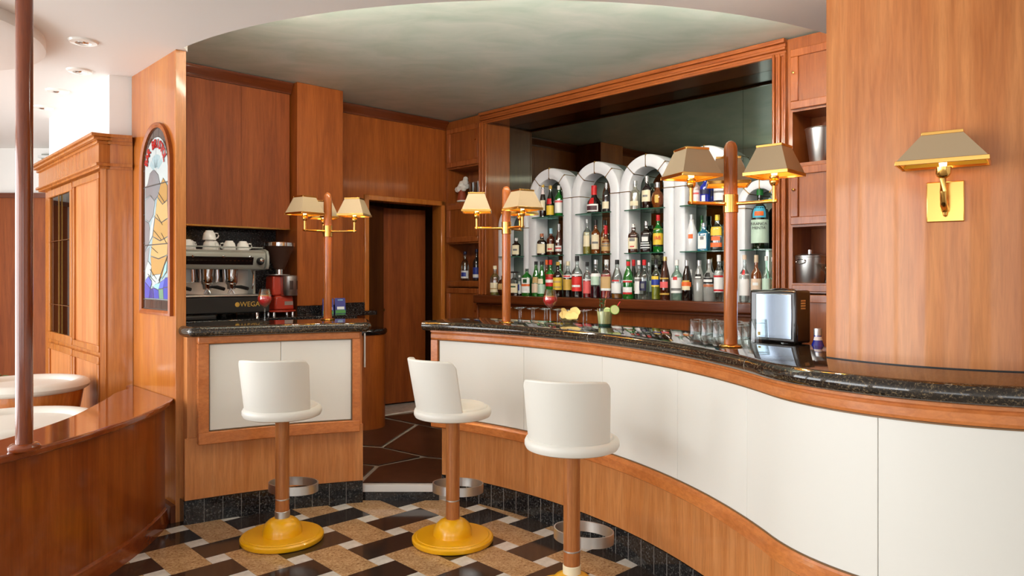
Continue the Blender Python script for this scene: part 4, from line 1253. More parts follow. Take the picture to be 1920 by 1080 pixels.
# ------------------------------------------------------------------ left back wall: cabinets, column, counter
def lwroot(name):
    return empty(name, (CORNER.x, CORNER.y, 0), LWR)
uc = lwroot('upper_cabinet')
MB().box(-3.13, -1.885, -0.29, -0.002, 1.84, ZG - 0.005).build('body', 'wood_cab', uc)
for a, b2 in ((-3.13, -2.72), (-2.72, -2.30), (-2.30, -1.89)):
    MB().box(a + 0.0008, b2 - 0.0008, -0.298, -0.29, 1.842, ZG - 0.092).build('door_panel', 'wood_cab', uc)
MB().box(-3.13, -1.89, -0.302, -0.29, 1.83, 1.842).build('brass_strip', 'brass', uc)
tag(uc, 'wide dark wooden wall cabinet above the coffee machine', 'cabinet')
co = lwroot('wooden_column')
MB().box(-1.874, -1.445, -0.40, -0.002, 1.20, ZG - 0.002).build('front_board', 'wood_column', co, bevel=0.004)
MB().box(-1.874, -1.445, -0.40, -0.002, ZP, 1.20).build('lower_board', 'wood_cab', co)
tag(co, 'square wooden column between the wall cabinet and the doorway', 'column')
sb = lwroot('granite_backsplash')
for a, b2 in ((-3.13, -2.05), (-2.05, -1.878)):
    MB().box(a + 0.001, b2 - 0.001, -0.02, -0.002, 1.131, 1.838).build('granite_panel', 'granite_black', sb)
tag(sb, 'black granite wall panel behind the coffee machine', 'backsplash')
us = lwroot('granite_upstand')
MB().box(-1.874, -1.445, -0.42, -0.402, 1.13, 1.2).build('column_strip', 'granite_black', us)
MB().box(-1.443, -0.98, -0.02, -0.002, 1.13, 1.2).build('wall_strip', 'granite_black', us)
tag(us, 'low dark granite upstand strip below the column', 'upstand')
bc = lwroot('back_counter')
MB().box(-3.13, -1.878, -0.72, -0.025, 1.09, 1.13).box(-1.878, -1.50, -0.72, -0.424, 1.09, 1.13).box(-1.443, -1.0, -0.25, -0.025, 1.09, 1.13).build('granite_worktop', 'granite_black', bc, bevel=0.006)
MB().box(-3.13, -1.62, -0.68, -0.41, ZP, 1.09).build('carcass', 'wood_cab', bc)
for k in range(3):
    a = -3.12 + k * 0.5
    framed(bc, a, a + 0.49, 0.2, 1.06, 0.05, -0.681, 'door', 'wood_cab', 'wood_column')
tag(bc, 'dark granite back counter under the coffee machine', 'back counter')
dm = empty('drum_cabinet', LW(-1.19, -0.30, ZP), 0)
MB().lathe([(0.19, 0.0), (0.2, 0.0), (0.2, 0.83), (0.0, 0.83)], 40).build('curved_body', 'wood_column', dm)
MB().lathe([(0.0, 0.83), (0.21, 0.83), (0.22, 0.845), (0.22, 0.865), (0.21, 0.88), (0.0, 0.882)], 40).build('black_top', 'black_gloss', dm)
tag(dm, 'round-ended wooden cabinet with black top in the passage', 'cabinet')

# ------------------------------------------------------------------ coffee machine
em = empty('coffee_machine', LW(-2.64, -0.38, 1.13), LWR)
W = 0.40
prof = [(-0.20, 0.37), (-0.215, 0.385), (-0.235, 0.46), (-0.232, 0.492), (-0.20, 0.51), (0.22, 0.51), (0.25, 0.48), (0.25, 0.10), (0.12, 0.10), (0.12, 0.37)]
def xprism(profile, x0, x1):
    m = MB()
    k = len(profile)
    m.add([(x0, y, z) for y, z in profile] + [(x1, y, z) for y, z in profile], [list(range(k)), list(range(k, 2 * k))[::-1]] + [[i, k + i, k + (i + 1) % k, (i + 1) % k] for i in range(k)])
    return m
xprism(prof, -W, W).build('housing', 'machine_grey', em, bevel=0.006)
for sx_ in (-1, 1):
    x0, x1 = (W, W + 0.022) if sx_ > 0 else (-W - 0.022, -W)
    xprism([(-0.235, 0.37), (-0.25, 0.40), (-0.25, 0.47), (-0.23, 0.51), (-0.18, 0.525), (0.25, 0.525), (0.25, 0.08), (0.0, 0.08), (0.0, 0.36)], x0, x1).build('side_cheek', 'machine_grey', em, bevel=0.006)
MB().box(-W, W, 0.09, 0.12, 0.17, 0.37).build('steel_splash', 'steel', em)
xprism([(-0.2205, 0.402), (-0.2365, 0.460), (-0.2395, 0.460), (-0.2235, 0.402)], -W + 0.01, W - 0.10).build('button_strip', 'black_gloss', em)
for k in range(22):
    x = -W + 0.03 + k * 0.0305
    xprism([(-0.2315, 0.43), (-0.2325, 0.434), (-0.2345, 0.434), (-0.2335, 0.43)], x, x + 0.016).build('button', 'chrome', em)
for x in (-0.15, 0.07, 0.27):
    MB().lathe([(0.008, 0), (0.01, 0.006), (0.0, 0.012)], 12).build('tap_knob', 'chrome', em, (x, -0.24, 0.462)).rotation_euler = (PI / 2, 0, 0)
kn = MB().lathe([(0.03, 0.0), (0.03, 0.012), (0.022, 0.03), (0.0, 0.032)], 20).build('steam_knob', 'black_matte', em, (W - 0.045, -0.226, 0.43))
kn.rotation_euler = (PI / 2 - 0.25, 0, 0)
MB().lathe([(0.014, 0.0), (0.014, 0.006), (0.0, 0.008)], 16).build('steam_knob_cap', 'chrome', kn, (0, 0, 0.031))
MB().box(-W - 0.02, W + 0.022, -0.25, 0.25, 0.04, 0.165).build('black_base', 'black_matte', em, bevel=0.01)
MB().box(-W - 0.02, W + 0.022, -0.26, 0.12, 0.165, 0.178).build('drip_tray', 'steel', em, bevel=0.003)
for x in (-0.34, 0.34):
    for y in (-0.2, 0.2):
        MB().lathe([(0.02, 0.0), (0.016, 0.01), (0.016, 0.04)], 12).build('foot', 'chrome', em, (x, y, 0.0))
for gx in (-0.24, 0.0, 0.18):
    g = MB()
    g.lathe([(0.0, 0.255), (0.04, 0.255), (0.046, 0.27), (0.046, 0.32), (0.05, 0.37), (0.0, 0.37)], 20, (gx, -0.11, 0))
    g.box(gx - 0.09, gx - 0.03, -0.04, 0.09, 0.27, 0.37)
    go = g.build('group_head', 'chrome', em, bevel=0.003)
    m = MB().lathe([(0.0, 0.215), (0.03, 0.218), (0.036, 0.255), (0.0, 0.255)], 18, (gx, -0.11, 0))
    m.tube([(gx, -0.11, 0.225), (gx - 0.015, -0.112, 0.2), (gx - 0.022, -0.113, 0.185)], 0.007, 8).tube([(gx, -0.11, 0.225), (gx + 0.015, -0.112, 0.2), (gx + 0.022, -0.113, 0.185)], 0.007, 8)
    pf_ = m.build('portafilter', 'chrome', go)
    MB().tube([(gx + 0.01, -0.14, 0.238), (gx + 0.04, -0.2, 0.235), (gx + 0.07, -0.25, 0.222)], [0.008, 0.014, 0.013], 12).build('handle', 'black_matte', go)
    MB().box(gx - 0.10, gx - 0.055, 0.06, 0.09, 0.18, 0.27).build('water_column', 'steel', em)
    MB().lathe([(0.016, 0), (0.018, 0.003), (0.0, 0.004)], 14).build('outlet', 'black_gloss', em, (gx + 0.085, 0.088, 0.235)).rotation_euler = (PI / 2, 0, 0)
MB().tube([(0.33, -0.12, 0.37), (0.335, -0.15, 0.33), (0.33, -0.16, 0.26), (0.325, -0.155, 0.22)], 0.005, 8).build('steam_wand', 'chrome', em)
text_mesh('badge', 'WEGA', 0.052, 'print_gold', em, (0.265, -0.2515, 0.105), (PI / 2, 0, 0))
MB().lathe([(0.016, 0), (0.018, 0.002), (0.0, 0.003)], 16).build('badge_emblem', 'print_gold', em, (0.168, -0.2505, 0.105)).rotation_euler = (PI / 2, 0, 0)
MB().box(-W, W, -0.16, 0.22, 0.51, 0.514).build('cup_tray', 'steel', em)
m = MB().tube([(-W, -0.175, 0.535), (W, -0.175, 0.535)], 0.005, 8)
m.build('tray_rail', 'machine_grey', em)
tag(em, 'grey espresso machine with chrome groups and black base', 'coffee machine')

# cups upside down on the machine
cup = None
def cups(x, y, z, rz, label, s=1.0):
    global cup
    if cup is None:
        cup = empty('coffee_cup', (0, 0, 0))
        MB().lathe([(0.040, 0.0), (0.042, 0.002), (0.0405, 0.02), (0.035, 0.045), (0.026, 0.055), (0.023, 0.062), (0.021, 0.062), (0.0, 0.059)], 22).build('bowl', 'porcelain', cup)
        MB().tube([(0.036, 0, 0.046), (0.052, 0, 0.044), (0.056, 0, 0.03), (0.05, 0, 0.016), (0.04, 0, 0.012)], 0.0042, 8).build('handle', 'porcelain', cup)
        o = cup
    else:
        o = copy_tree(cup)
    p = fr(LWR, x, y, 0, (LW(-2.64, -0.38)[0], LW(-2.64, -0.38)[1]))
    o.location = (p[0], p[1], 1.13 + z)
    o.rotation_euler = (0, 0, LWR + math.radians(rz))
    o.scale = (s * 1.15, s * 1.15, s * 1.15)
    return tag(o, label, 'cup', 'white cups on the coffee machine')
cups(0.02, -0.1, 0.514, -20, 'white upturned cup with a second one stacked on it, front row on the machine')
cups(0.02, -0.1, 0.5855, -25, 'white upturned cup on top of another, the highest one on the machine')
cups(-0.14, -0.1, 0.514, -40, 'white upturned cup in the front row just left of the stacked pair')
cups(-0.25, -0.1, 0.514, -30, 'white upturned cup in the front row, second left of the stacked pair', 0.85)
cups(-0.345, -0.1, 0.514, -30, 'white upturned cup leftmost in the front row on the machine', 0.85)
cups(0.17, -0.1, 0.514, 160, 'white upturned cup in the front row just right of the stacked pair')
cups(0.28, -0.09, 0.514, -30, 'white upturned cup with its handle right, rightmost on the machine')
cups(-0.08, 0.03, 0.514, 100, 'white upturned cup in the back row behind the stacked pair')
cups(0.1, 0.03, 0.514, 60, 'white upturned cup in the back row, right one')
cups(-0.2, 0.03, 0.514, 60, 'white upturned cup in the back row, left one')

# grinder
gr = empty('coffee_grinder', LW(-2.03, -0.42, 1.13), LWR)
MB().lathe([(0.0, 0.03), (0.12, 0.03), (0.125, 0.036), (0.12, 0.044), (0.0, 0.046)], 32, ky=0.85).build('base_plate', 'grinder_red', gr)
for x in (-0.08, 0.08):
    MB().lathe([(0.014, 0.0), (0.012, 0.03)], 10).build('foot', 'chrome', gr, (x, -0.05, 0))
    MB().lathe([(0.014, 0.0), (0.012, 0.03)], 10).build('foot', 'chrome', gr, (x, 0.05, 0))
MB().frustum(0.17, 0.15, 0.15, 0.14, 0.046, 0.16).build('lower_housing', 'grinder_red', gr, bevel=0.015)
MB().frustum(0.12, 0.14, 0.11, 0.13, 0.16, 0.32, (-0.03, 0.02)).build('upper_housing', 'grinder_red', gr, bevel=0.012)
ds = MB().lathe([(0.0, 0.16), (0.062, 0.16), (0.066, 0.165), (0.066, 0.315), (0.06, 0.322), (0.0, 0.324)], 28, (0.045, -0.06, 0)).build('doser', 'steel', gr)
for a in (-100, -40):
    q = math.radians(a)
    MB().lathe([(0.0668, 0.21), (0.0672, 0.215), (0.0672, 0.275), (0.0668, 0.28)], 6, (0.045, -0.06, 0), a0=q - 0.22, a1=q + 0.22).build('doser_window', 'beans', ds, fix=False)
MB().lathe([(0.05, 0.324), (0.095, 0.326), (0.095, 0.331), (0.0, 0.332)], 28, (-0.02, 0.01, 0)).build('top_plate', 'steel', gr)
MB().lathe([(0.03, 0.33), (0.03, 0.37), (0.0, 0.37)], 20, (-0.005, 0.01, 0)).build('neck', 'chrome', gr)
hp = MB().lathe([(0.04, 0.37), (0.05, 0.395), (0.118, 0.56), (0.115, 0.562), (0.0, 0.55)], 32, (-0.005, 0.01, 0)).build('bean_hopper', 'beans', gr)
MB().lathe([(0.116, 0.555), (0.121, 0.557), (0.121, 0.585), (0.11, 0.59), (0.0, 0.592)], 32, (-0.005, 0.01, 0)).build('hopper_lid', 'chrome', gr)
MB().box(0.0, 0.07, -0.0765, -0.074, 0.085, 0.115).build('nameplate', 'steel', gr)
tag(gr, 'red coffee grinder with dark bean hopper beside the coffee machine', 'grinder')
# little things on the back counter
tr = empty('rubber_mat', LW(-2.85, -0.66, 1.131), LWR)
MB().box(-0.4, 0.2, -0.04, 0.02, 0.0, 0.035).build('mat', 'black_matte', tr, bevel=0.01)
tag(tr, 'black rubber mat at the front of the back counter', 'mat')

# menu cards
def menu(x, y, rz, label):
    t = empty('menu_card', LW(x, y, 1.131), LWR + math.radians(rz))
    b_ = MB()
    b_.add([(-0.045, -0.02, 0), (0.045, -0.02, 0), (0.045, 0.0, 0.13), (-0.045, 0.0, 0.13), (-0.045, 0.025, 0), (0.045, 0.025, 0), (0.045, 0.003, 0.13), (-0.045, 0.003, 0.13)],
           [[0, 1, 2, 3], [5, 4, 7, 6], [3, 2, 6, 7], [0, 3, 7, 4], [1, 5, 6, 2], [0, 4, 5, 1]])
    b_.build('card', 'menu_blue', t)
    def patch(nm, mat, z0, z1, x0, x1):
        y = lambda z: -0.0206 + 0.02 * z / 0.13
        MB().add([(x0, y(z0), z0), (x1, y(z0), z0), (x1, y(z1), z1), (x0, y(z1), z1)], [[0, 1, 2, 3]]).build(nm, mat, t, fix=False)
    patch('printed_grass', 'menu_green', 0.002, 0.03, -0.043, 0.043)
    patch('printed_cloud', 'menu_white', 0.035, 0.058, -0.028, 0.034)
    patch('printed_title', 'print_skyc', 0.11, 0.118, -0.02, 0.024)
    return tag(t, label, 'menu card', 'blue menu cards by the column')
menu(-1.665, -0.53, -18, 'blue tent menu card with green meadow print, left of the lamp post')
menu(-1.535, -0.50, -14, 'blue tent menu card with green meadow print, right of the lamp post')

# ------------------------------------------------------------------ bottles
PROF = {
    'bord': [(.0, 0), (.9, 0), (1, .02), (1, .56), (.94, .61), (.74, .665), (.5, .70), (.37, .74), (.33, .80), (.33, .95), (.36, .955), (.36, 1)],
    'slope': [(0, 0), (.92, 0), (1, .02), (1, .40), (.93, .50), (.72, .62), (.5, .72), (.38, .80), (.36, .95), (.38, 1)],
    'slope2': [(0, 0), (.9, 0), (1, .02), (1, .46), (.95, .54), (.75, .64), (.5, .73), (.34, .79), (.32, .95), (.34, 1)],
    'slope3': [(0, 0), (.9, 0), (1, .02), (1, .54), (.9, .6), (.6, .66), (.36, .71), (.3, .76), (.3, .95), (.36, 1)],
    'taper': [(0, 0), (.9, 0), (1, .03), (1, .42), (.9, .55), (.68, .68), (.46, .78), (.36, .85), (.34, .96), (.36, 1)],
    'sqr': [(0, 0), (.9, 0), (.95, .02), (.95, .60), (.85, .66), (.5, .71), (.36, .76), (.34, .95), (.38, 1)],
    'sqg': [(0, 0), (.9, 0), (.98, .02), (.98, .66), (.85, .74), (.5, .80), (.3, .84), (.28, .95), (.3, 1)],
    'flask': [(0, 0), (.6, 0), (.85, .15), (1, .35), (.95, .58), (.7, .75), (.35, .83), (.3, .95), (.32, 1)],
    'flaskn': [(0, 0), (.9, 0), (1, .03), (1, .3), (.9, .42), (.62, .52), (.4, .6), (.33, .68), (.32, .95), (.36, 1)],
    'flaskr': [(0, 0), (.5, 0), (.75, .08), (1, .28), (1, .4), (.8, .58), (.45, .68), (.3, .74), (.28, .95), (.32, 1)],
}
def rad_at(prof, z):
    for (r0, z0), (r1, z1) in zip(prof[1:-1], prof[2:]):
        if z0 <= z <= z1 and z1 > z0:
            return r0 + (r1 - r0) * (z - z0) / (z1 - z0)
    return prof[-1][0]
def bottle(pos, h_, r, kind, glass, liq, cap, labs, label, text, rz, group, name='liquor_bottle', cat='bottle'):
    pr = PROF[kind]
    sq = 0.85 if kind.startswith('sq') else 0.0
    t = empty(name, pos, rz)
    MB().lathe([(a * r, b * h_) for a, b in pr[:-1]] + [(pr[-1][0] * r, h_ * 0.985), (0, h_ * 0.985)], 24 if sq else 18, sq=sq).build('glass_body', 'glass_' + glass, t)
    if liq:
        lc, lv = liq
        pts = [(0.0, 0.012 * h_ + 0.003)] + [(a * r * 0.93, max(b * h_, 0.004)) for a, b in pr[1:] if b < lv]
        pts += [(rad_at(pr, lv) * r * 0.93, lv * h_), (0.0, lv * h_)]
        MB().lathe(pts, 24 if sq else 18, sq=sq).build('liquid', 'liquid_' + lc, t)
    cc, ch = cap
    flat = cc == 'blackflat'
    mcap = {'blackflat': 'print_black', 'redg': 'print_red'}.get(cc, 'print_' + cc)
    if flat:
        MB().box(-r * 1.0, r * 1.0, -r * 0.35, r * 0.35, h_ * 0.93, h_ * 1.0).build('stopper', mcap, t, bevel=0.003)
    else:
        k = pr[-1][0] * r + 0.0012
        MB().lathe([(k, h_ * (1 - ch)), (k * 1.02, h_ * (1 - ch * 0.9)), (k, h_ * 0.998), (0, h_ * 1.0)], 14).build('cap', mcap, t)
        if cc == 'redg':
            MB().lathe([(k * 1.03, h_ * 0.955), (k * 1.03, h_ * 1.001), (0, h_ * 1.002)], 14).build('cap_top', 'print_green', t)
    base = None
    for q, (z0, z1, ang, pc) in enumerate(labs):
        a0, a1 = -PI / 2 - math.radians(ang), -PI / 2 + math.radians(ang)
        zz = [z0 + (z1 - z0) * k / 3 for k in range(4)]
        e = 0.0008 + 0.0006 * q
        pts = [(rad_at(pr, z) * r + e, z * h_) for z in zz]
        o = MB().lathe(pts, 12, a0=a0, a1=a1, sq=sq).build('label' if base is None else 'label_print', 'print_' + pc, t if base is None else base, fix=False)
        if base is None:
            base = o
    if text:
        for tx, zc, sz, pc in text:
            text_mesh('lettering', tx, sz, 'print_' + pc, base, (0, -(rad_at(pr, zc) * r + 0.004), zc * h_), (PI / 2, 0, 0))
    return tag(t, label, cat, group)
for (a, b_, z, h_, r, kind, glass, liq, cap, labs, label, text) in BOTTLES:
    p = BB(a, b_, z)
    face = math.atan2(-p[1], -p[0]) + PI / 2        # towards the room's middle
    rz = 0.45 * BBR + 0.55 * face + random.uniform(-0.15, 0.15)
    if text:
        rz = 0.25 * BBR + 0.75 * face
    g = 'bottles on the long ledge' if z < 1.3 else ('bottles on the lower glass shelves' if z < 1.8 else 'bottles on the upper glass shelves')
    bottle(p, h_, r * (1.07 if z < 1.3 else 1.0), kind, glass, liq, cap, labs, label, text, rz, g)
# cabinet niches
bottle(BB(0.19, 0.10, 1.40), 0.30, 0.042, 'bord', 'clear', None, ('navy', .1), [(.08, .34, 80, 'white'), (.14, .28, 40, 'blue')], 'clear soda bottle with blue cap and white label in the left cabinet niche', None, BBR * 0.5, 'bottles in the left niche')
bottle(BB(0.30, 0.16, 1.40), 0.31, 0.036, 'bord', 'smoke', None, ('navy', .1), [(.08, .5, 80, 'blue'), (.2, .4, 40, 'white')], 'dark bottle with blue label behind the other two in the left niche', None, BBR * 0.5, 'bottles in the left niche')
bottle(BB(0.385, 0.09, 1.40), 0.32, 0.038, 'bord', 'smoke', None, ('navy', .1), [(.08, .42, 80, 'blue'), (.1, .2, 60, 'white')], 'dark bottle with big blue label nearest the fluted frame in the left niche', None, BBR * 0.5, 'bottles in the left niche')
bottle((1.302, 3.10, 0.976), 0.25, 0.042, 'taper', 'blue', None, ('silver', .12), [(.8, .86, 85, 'white')], 'small blue glass bottle with silver cap beside the pillar', None, 0, None)

# figurine and glasses in the left niche
fg = empty('flower_figurine', BB(0.14, 0.10, 2.20), BBR * 0.6)
MB().lathe([(0.0, 0), (0.045, 0), (0.048, 0.01), (0.03, 0.016)], 16).build('green_base', 'leaf', fg)
MB().lathe([(0.05, 0.014), (0.056, 0.02), (0.05, 0.03)], 18).build('white_hem', 'porcelain', fg)
MB().lathe([(0.05, 0.028), (0.046, 0.06), (0.036, 0.12), (0.03, 0.14), (0.0, 0.145)], 18).build('red_body', 'terracotta', fg)
for (x, z, r) in ((-0.02, 0.15, 0.035), (0.03, 0.155, 0.035), (-0.055, 0.145, 0.03), (0.01, 0.2, 0.035), (0.05, 0.215, 0.036), (0.0, 0.17, 0.04), (0.06, 0.175, 0.03), (0.045, 0.25, 0.028)):
    MB().lathe([(0, -r), (r * 0.6, -r * 0.8), (r, 0), (r * 0.7, r * 0.7), (0, r)], 12, (x, -0.015 * (r > 0.033), z)).build('white_blossom', 'porcelain', fg)
tag(fg, 'terracotta figurine with white blossoms in the upper left niche', 'figurine')
for k, (a, b_, label) in enumerate(((0.30, 0.12, 'tall clear glass next to the blossom figurine'), (0.405, 0.10, 'tall clear glass nearest the fluted frame'))):
    o = MB().lathe([(0.0, 0.004), (0.032, 0.0), (0.034, 0.004), (0.05, 0.2), (0.048, 0.2), (0.032, 0.012), (0.0, 0.012)], 20).build('tall_glass', 'clear_glass', None, BB(a, b_, 2.20))
    tag(o, label, 'glass', 'tall glasses in the left niche')
# right niches
bk = empty('champagne_bucket', BB(3.87, 0.11, 2.20))
MB().lathe([(0.0, 0.0), (0.066, 0.0), (0.07, 0.006), (0.098, 0.225), (0.102, 0.228), (0.1, 0.232), (0.095, 0.228), (0.066, 0.012), (0, 0.01)], 36).build('bowl', 'steel', bk)
tag(bk, 'tapered steel champagne bucket in the upper right niche', 'bucket')
ib = empty('ice_bucket', BB(3.80, 0.10, 1.40), BBR * 0.6)
MB().lathe([(0.0, 0.0), (0.086, 0.0), (0.09, 0.006), (0.098, 0.172), (0.094, 0.176), (0.0, 0.178)], 36).build('body', 'steel', ib)
MB().lathe([(0.098, 0.176), (0.098, 0.184), (0.06, 0.196), (0.0, 0.198)], 36).build('lid', 'steel', ib)
MB().lathe([(0.018, 0.196), (0.018, 0.224), (0.014, 0.228), (0.0, 0.228)], 18).build('lid_knob', 'chrome', ib)
pts = []
for k in range(20):
    a = 2 * PI * k / 20
    pts.append((0.034 * math.cos(a), 0.016 * math.sin(a)))
m = MB().tube([(x, -math.sqrt(max(0.0001, 0.103 ** 2 - x * x)) - 0.004, 0.145 + z) for x, z in pts], 0.0035, 8, True)
m.build('ring_handle', 'chrome', ib, rz=-0.5)
tag(ib, 'steel ice bucket with lid and oval ring handle in the lower right niche', 'ice bucket')
o = MB().lathe([(0.0, 0.0), (0.034, 0.0), (0.03, 0.004), (0.004, 0.008), (0.004, 0.06), (0.052, 0.125), (0.05, 0.125), (0.0, 0.064)], 24).build('martini_glass', 'clear_glass', None, BB(3.925, 0.06, 1.40))
tag(o, 'wide martini glass beside the ice bucket', 'glass')

# ------------------------------------------------------------------ drinks and snacks on the bar
def spritz(pos, label):
    t = empty('spritz_glass', pos)
    outer = [(0.0, 0.0), (0.037, 0.0), (0.038, 0.002), (0.012, 0.006), (0.004, 0.012), (0.0035, 0.088), (0.006, 0.095), (0.03, 0.115), (0.043, 0.14), (0.044, 0.155), (0.038, 0.185), (0.031, 0.212)]
    inner = [(0.0298, 0.212), (0.0365, 0.185), (0.0425, 0.155), (0.0415, 0.14), (0.029, 0.117), (0.0, 0.099)]
    MB().lathe(outer + inner, 28).build('wine_glass', 'clear_glass', t)
    MB().lathe([(0.0, 0.1), (0.0285, 0.118), (0.041, 0.141), (0.042, 0.155), (0.0395, 0.166), (0.0, 0.166)], 28).build('red_drink', 'red_drink', t)
    MB().lathe([(0.0, 0.166), (0.032, 0.166), (0.034, 0.169), (0.032, 0.172), (0.0, 0.172)], 24, (-0.004, -0.003, 0)).build('orange_slice', 'orange_slice', t)
    return tag(t, label, 'drink', 'red drinks in wine glasses')
spritz(LCP(0.43, -0.16, ZT), 'red spritz drink with orange slice on the short left counter')
spritz((0.2325, 4.44, ZT), 'red spritz drink with orange slice beside the bowl of crisps')
cb = empty('crisp_bowl', (0.35, 4.45, ZT))
MB().lathe([(0.0, 0.0), (0.034, 0.0), (0.036, 0.004), (0.062, 0.034), (0.06, 0.034), (0.034, 0.008), (0.0, 0.007)], 8).build('glass_bowl', 'clear_glass', cb)
tag(cb, 'small faceted glass bowl under the crisps', 'bowl')
def crisp_mesh(seed):
    rnd = random.Random(seed)
    m = MB()
    n, rr = 14, 3
    vs = [(0, 0, 0)]
    R0 = rnd.uniform(0.024, 0.031)
    bend = rnd.uniform(0.1, 0.32)
    for j in range(1, rr + 1):
        for i in range(n):
            a = 2 * PI * i / n
            r = R0 * j / rr * (1 + (0.06 * math.sin(5 * a + seed) if j == rr else 0))
            x, y = r * math.cos(a) * 1.15, r * math.sin(a)
            vs.append((x, y, bend * 12 * (x * x - 0.4 * y * y) + 0.0012 * math.sin(60 * x + seed * 7)))
    fs = [[0, 1 + i, 1 + (i + 1) % n] for i in range(n)]
    for j in range(rr - 1):
        for i in range(n):
            a, b2 = 1 + j * n + i, 1 + j * n + (i + 1) % n
            fs.append([a, a + n, b2 + n, b2])
    k = len(vs)
    vs2 = vs + [(x, y, z - 0.0014) for x, y, z in vs]
    f2 = fs + [[k + i for i in f[::-1]] for f in fs]
    last = 1 + (rr - 1) * n
    for i in range(n):
        f2.append([last + i, k + last + i, k + last + (i + 1) % n, last + (i + 1) % n])
    return m.add(vs2, f2)
cpos = [(-0.036, -0.02, 0.058, 1.1, -0.3, 0.4), (-0.03, 0.004, 0.07, 1.25, 0.2, 0.9), (0.0, -0.03, 0.046, 0.9, 0.1, 0.0), (0.026, -0.02, 0.05, 1.0, 0.35, -0.5), (0.036, 0.0, 0.075, 1.3, 0.5, -0.4),
        (0.014, 0.004, 0.064, 0.7, -0.2, 0.3), (-0.012, -0.012, 0.034, 0.4, 0.2, 1.0), (0.01, 0.026, 0.05, 0.5, 0.3, 2.0), (-0.02, 0.03, 0.05, 0.6, -0.4, 2.6), (0.02, -0.005, 0.028, 0.15, 0.2, 0.6), (-0.008, 0.008, 0.022, 0.1, -0.1, 1.6)]
clab = ['leftmost crisp standing at the bowl rim', 'upright crisp at the left back of the bowl', 'crisp lying in front over the bowl', 'crisp at the right front of the bowl', 'tallest upright crisp at the right of the bowl',
        'crisp tilted in the middle of the heap', 'crisp low in the left of the bowl', 'crisp at the right back of the heap', 'crisp at the left back of the heap', 'crisp lying low inside the bowl', 'crisp lying lowest inside the bowl']
for k, (x, y, z, rx, ry, rz) in enumerate(cpos):
    o = crisp_mesh(k + 1).build('potato_crisp', 'chip', None, (0.35 + x, 4.45 + y, ZT + z), smooth=80)
    o.rotation_euler = (rx, ry, rz)
    tag(o, clab[k], 'crisp', 'crisps in the glass bowl')
mj = empty('mojito_glass', (0.54, 4.235, ZT))
MB().lathe([(0.0, 0.0), (0.037, 0.0), (0.039, 0.003), (0.048, 0.105), (0.0465, 0.105), (0.0375, 0.016), (0.0, 0.015)], 10).build('tumbler', 'clear_glass', mj)
MB().lathe([(0.0, 0.003), (0.036, 0.002), (0.0375, 0.014), (0.0, 0.0145)], 10).build('thick_base', 'shelf_edge', mj)
MB().lathe([(0.0, 0.016), (0.037, 0.017), (0.0452, 0.088), (0.0, 0.088)], 20).build('cloudy_drink', 'mojito', mj)
lm = MB().lathe([(0.0, 0.0), (0.026, 0.0), (0.026, 0.005), (0.0, 0.005)], 28).build('lime_slice', 'lime_flesh', mj, (0.052, -0.03, 0.098))
lm.rotation_euler = (math.radians(80), 0, math.radians(12))
MB().lathe([(0.0255, -0.0003), (0.0285, 0.0), (0.0285, 0.005), (0.0255, 0.0053)], 28, cap=False).build('rind', 'lime_rind', lm)
MB().lathe([(0.0, 0.0), (0.022, 0.0), (0.022, 0.004), (0.0, 0.004)], 24).build('lime_piece', 'lime_flesh', mj, (0.012, -0.02, 0.09)).rotation_euler = (1.2, 0.3, 0)
MB().tube([(0.02, 0.0, 0.03), (0.088, -0.01, 0.145)], 0.003, 8).build('straw', 'straw_red', mj)
MB().tube([(-0.01, 0.0, 0.05), (0.0, 0.0, 0.13), (0.012, 0.0, 0.205)], 0.0025, 8).build('swizzle_stick', 'print_copper', mj)
m = MB()
m.tube([(-0.02, 0, 0.06), (-0.025, 0, 0.12), (-0.03, 0, 0.15)], 0.0015, 6).tube([(-0.015, 0.0, 0.06), (-0.01, 0.0, 0.13), (-0.005, 0, 0.165)], 0.0015, 6)
m.build('mint_stem', 'leaf', mj)
m = MB()
rnd = random.Random(3)
for k in range(16):
    base = Vector((-0.03 + 0.03 * rnd.random(), rnd.uniform(-0.012, 0.006), 0.1 + 0.06 * rnd.random()))
    a = rnd.uniform(0, 2 * PI)
    d = Vector((math.cos(a), 0.5 * math.sin(a), rnd.uniform(0.2, 0.9))).normalized() * rnd.uniform(0.012, 0.022)
    sdv = d.cross(Vector((0, 1, 0.3))).normalized() * 0.004
    m.add([base, base + d * 0.5 + sdv, base + d, base + d * 0.5 - sdv], [[0, 1, 2, 3]])
m.build('mint_leaves', 'leaf', mj, fix=False)
tag(mj, 'pale green mojito with lime slice, mint and red straw', 'drink')

# tumblers upside down
tb = None
def tumbler(s, off, label, h_=0.075):
    global tb
    if tb is None:
        tb = MB().lathe([(0.034, 0.0), (0.036, 0.0), (0.033, 0.07), (0.031, 0.075), (0.0, 0.075), (0.0, 0.064), (0.03, 0.062)], 12).build('tumbler', 'clear_glass')
        o = tb
    else:
        o = tb.copy()
        col.objects.link(o)
    o.location = RCP(s, off, ZT)
    o.rotation_euler = (0, 0, s * 3)
    o.scale = (1, 1, h_ / 0.075)
    return tag(o, label, 'glass', 'upturned tumblers on the bar')
row = 0
for off in (-0.345, -0.42):
    for k in range(5):
        s = 1.70 + k * 0.077 + (0.035 if off < -0.4 else 0)
        tumbler(s, off, 'upturned clear tumbler, number %s from the left in the %s row' % (['one', 'two', 'three', 'four', 'five'][k], 'front' if off > -0.4 else 'back'))
for k, (s, off) in enumerate(((2.12, -0.33), (2.13, -0.41), (2.20, -0.42))):
    tumbler(s, off, ['taller upturned tumbler just right of the lamp post', 'taller upturned tumbler behind another, right of the lamp post', 'taller upturned tumbler beside the black dispenser'][k], 0.10)

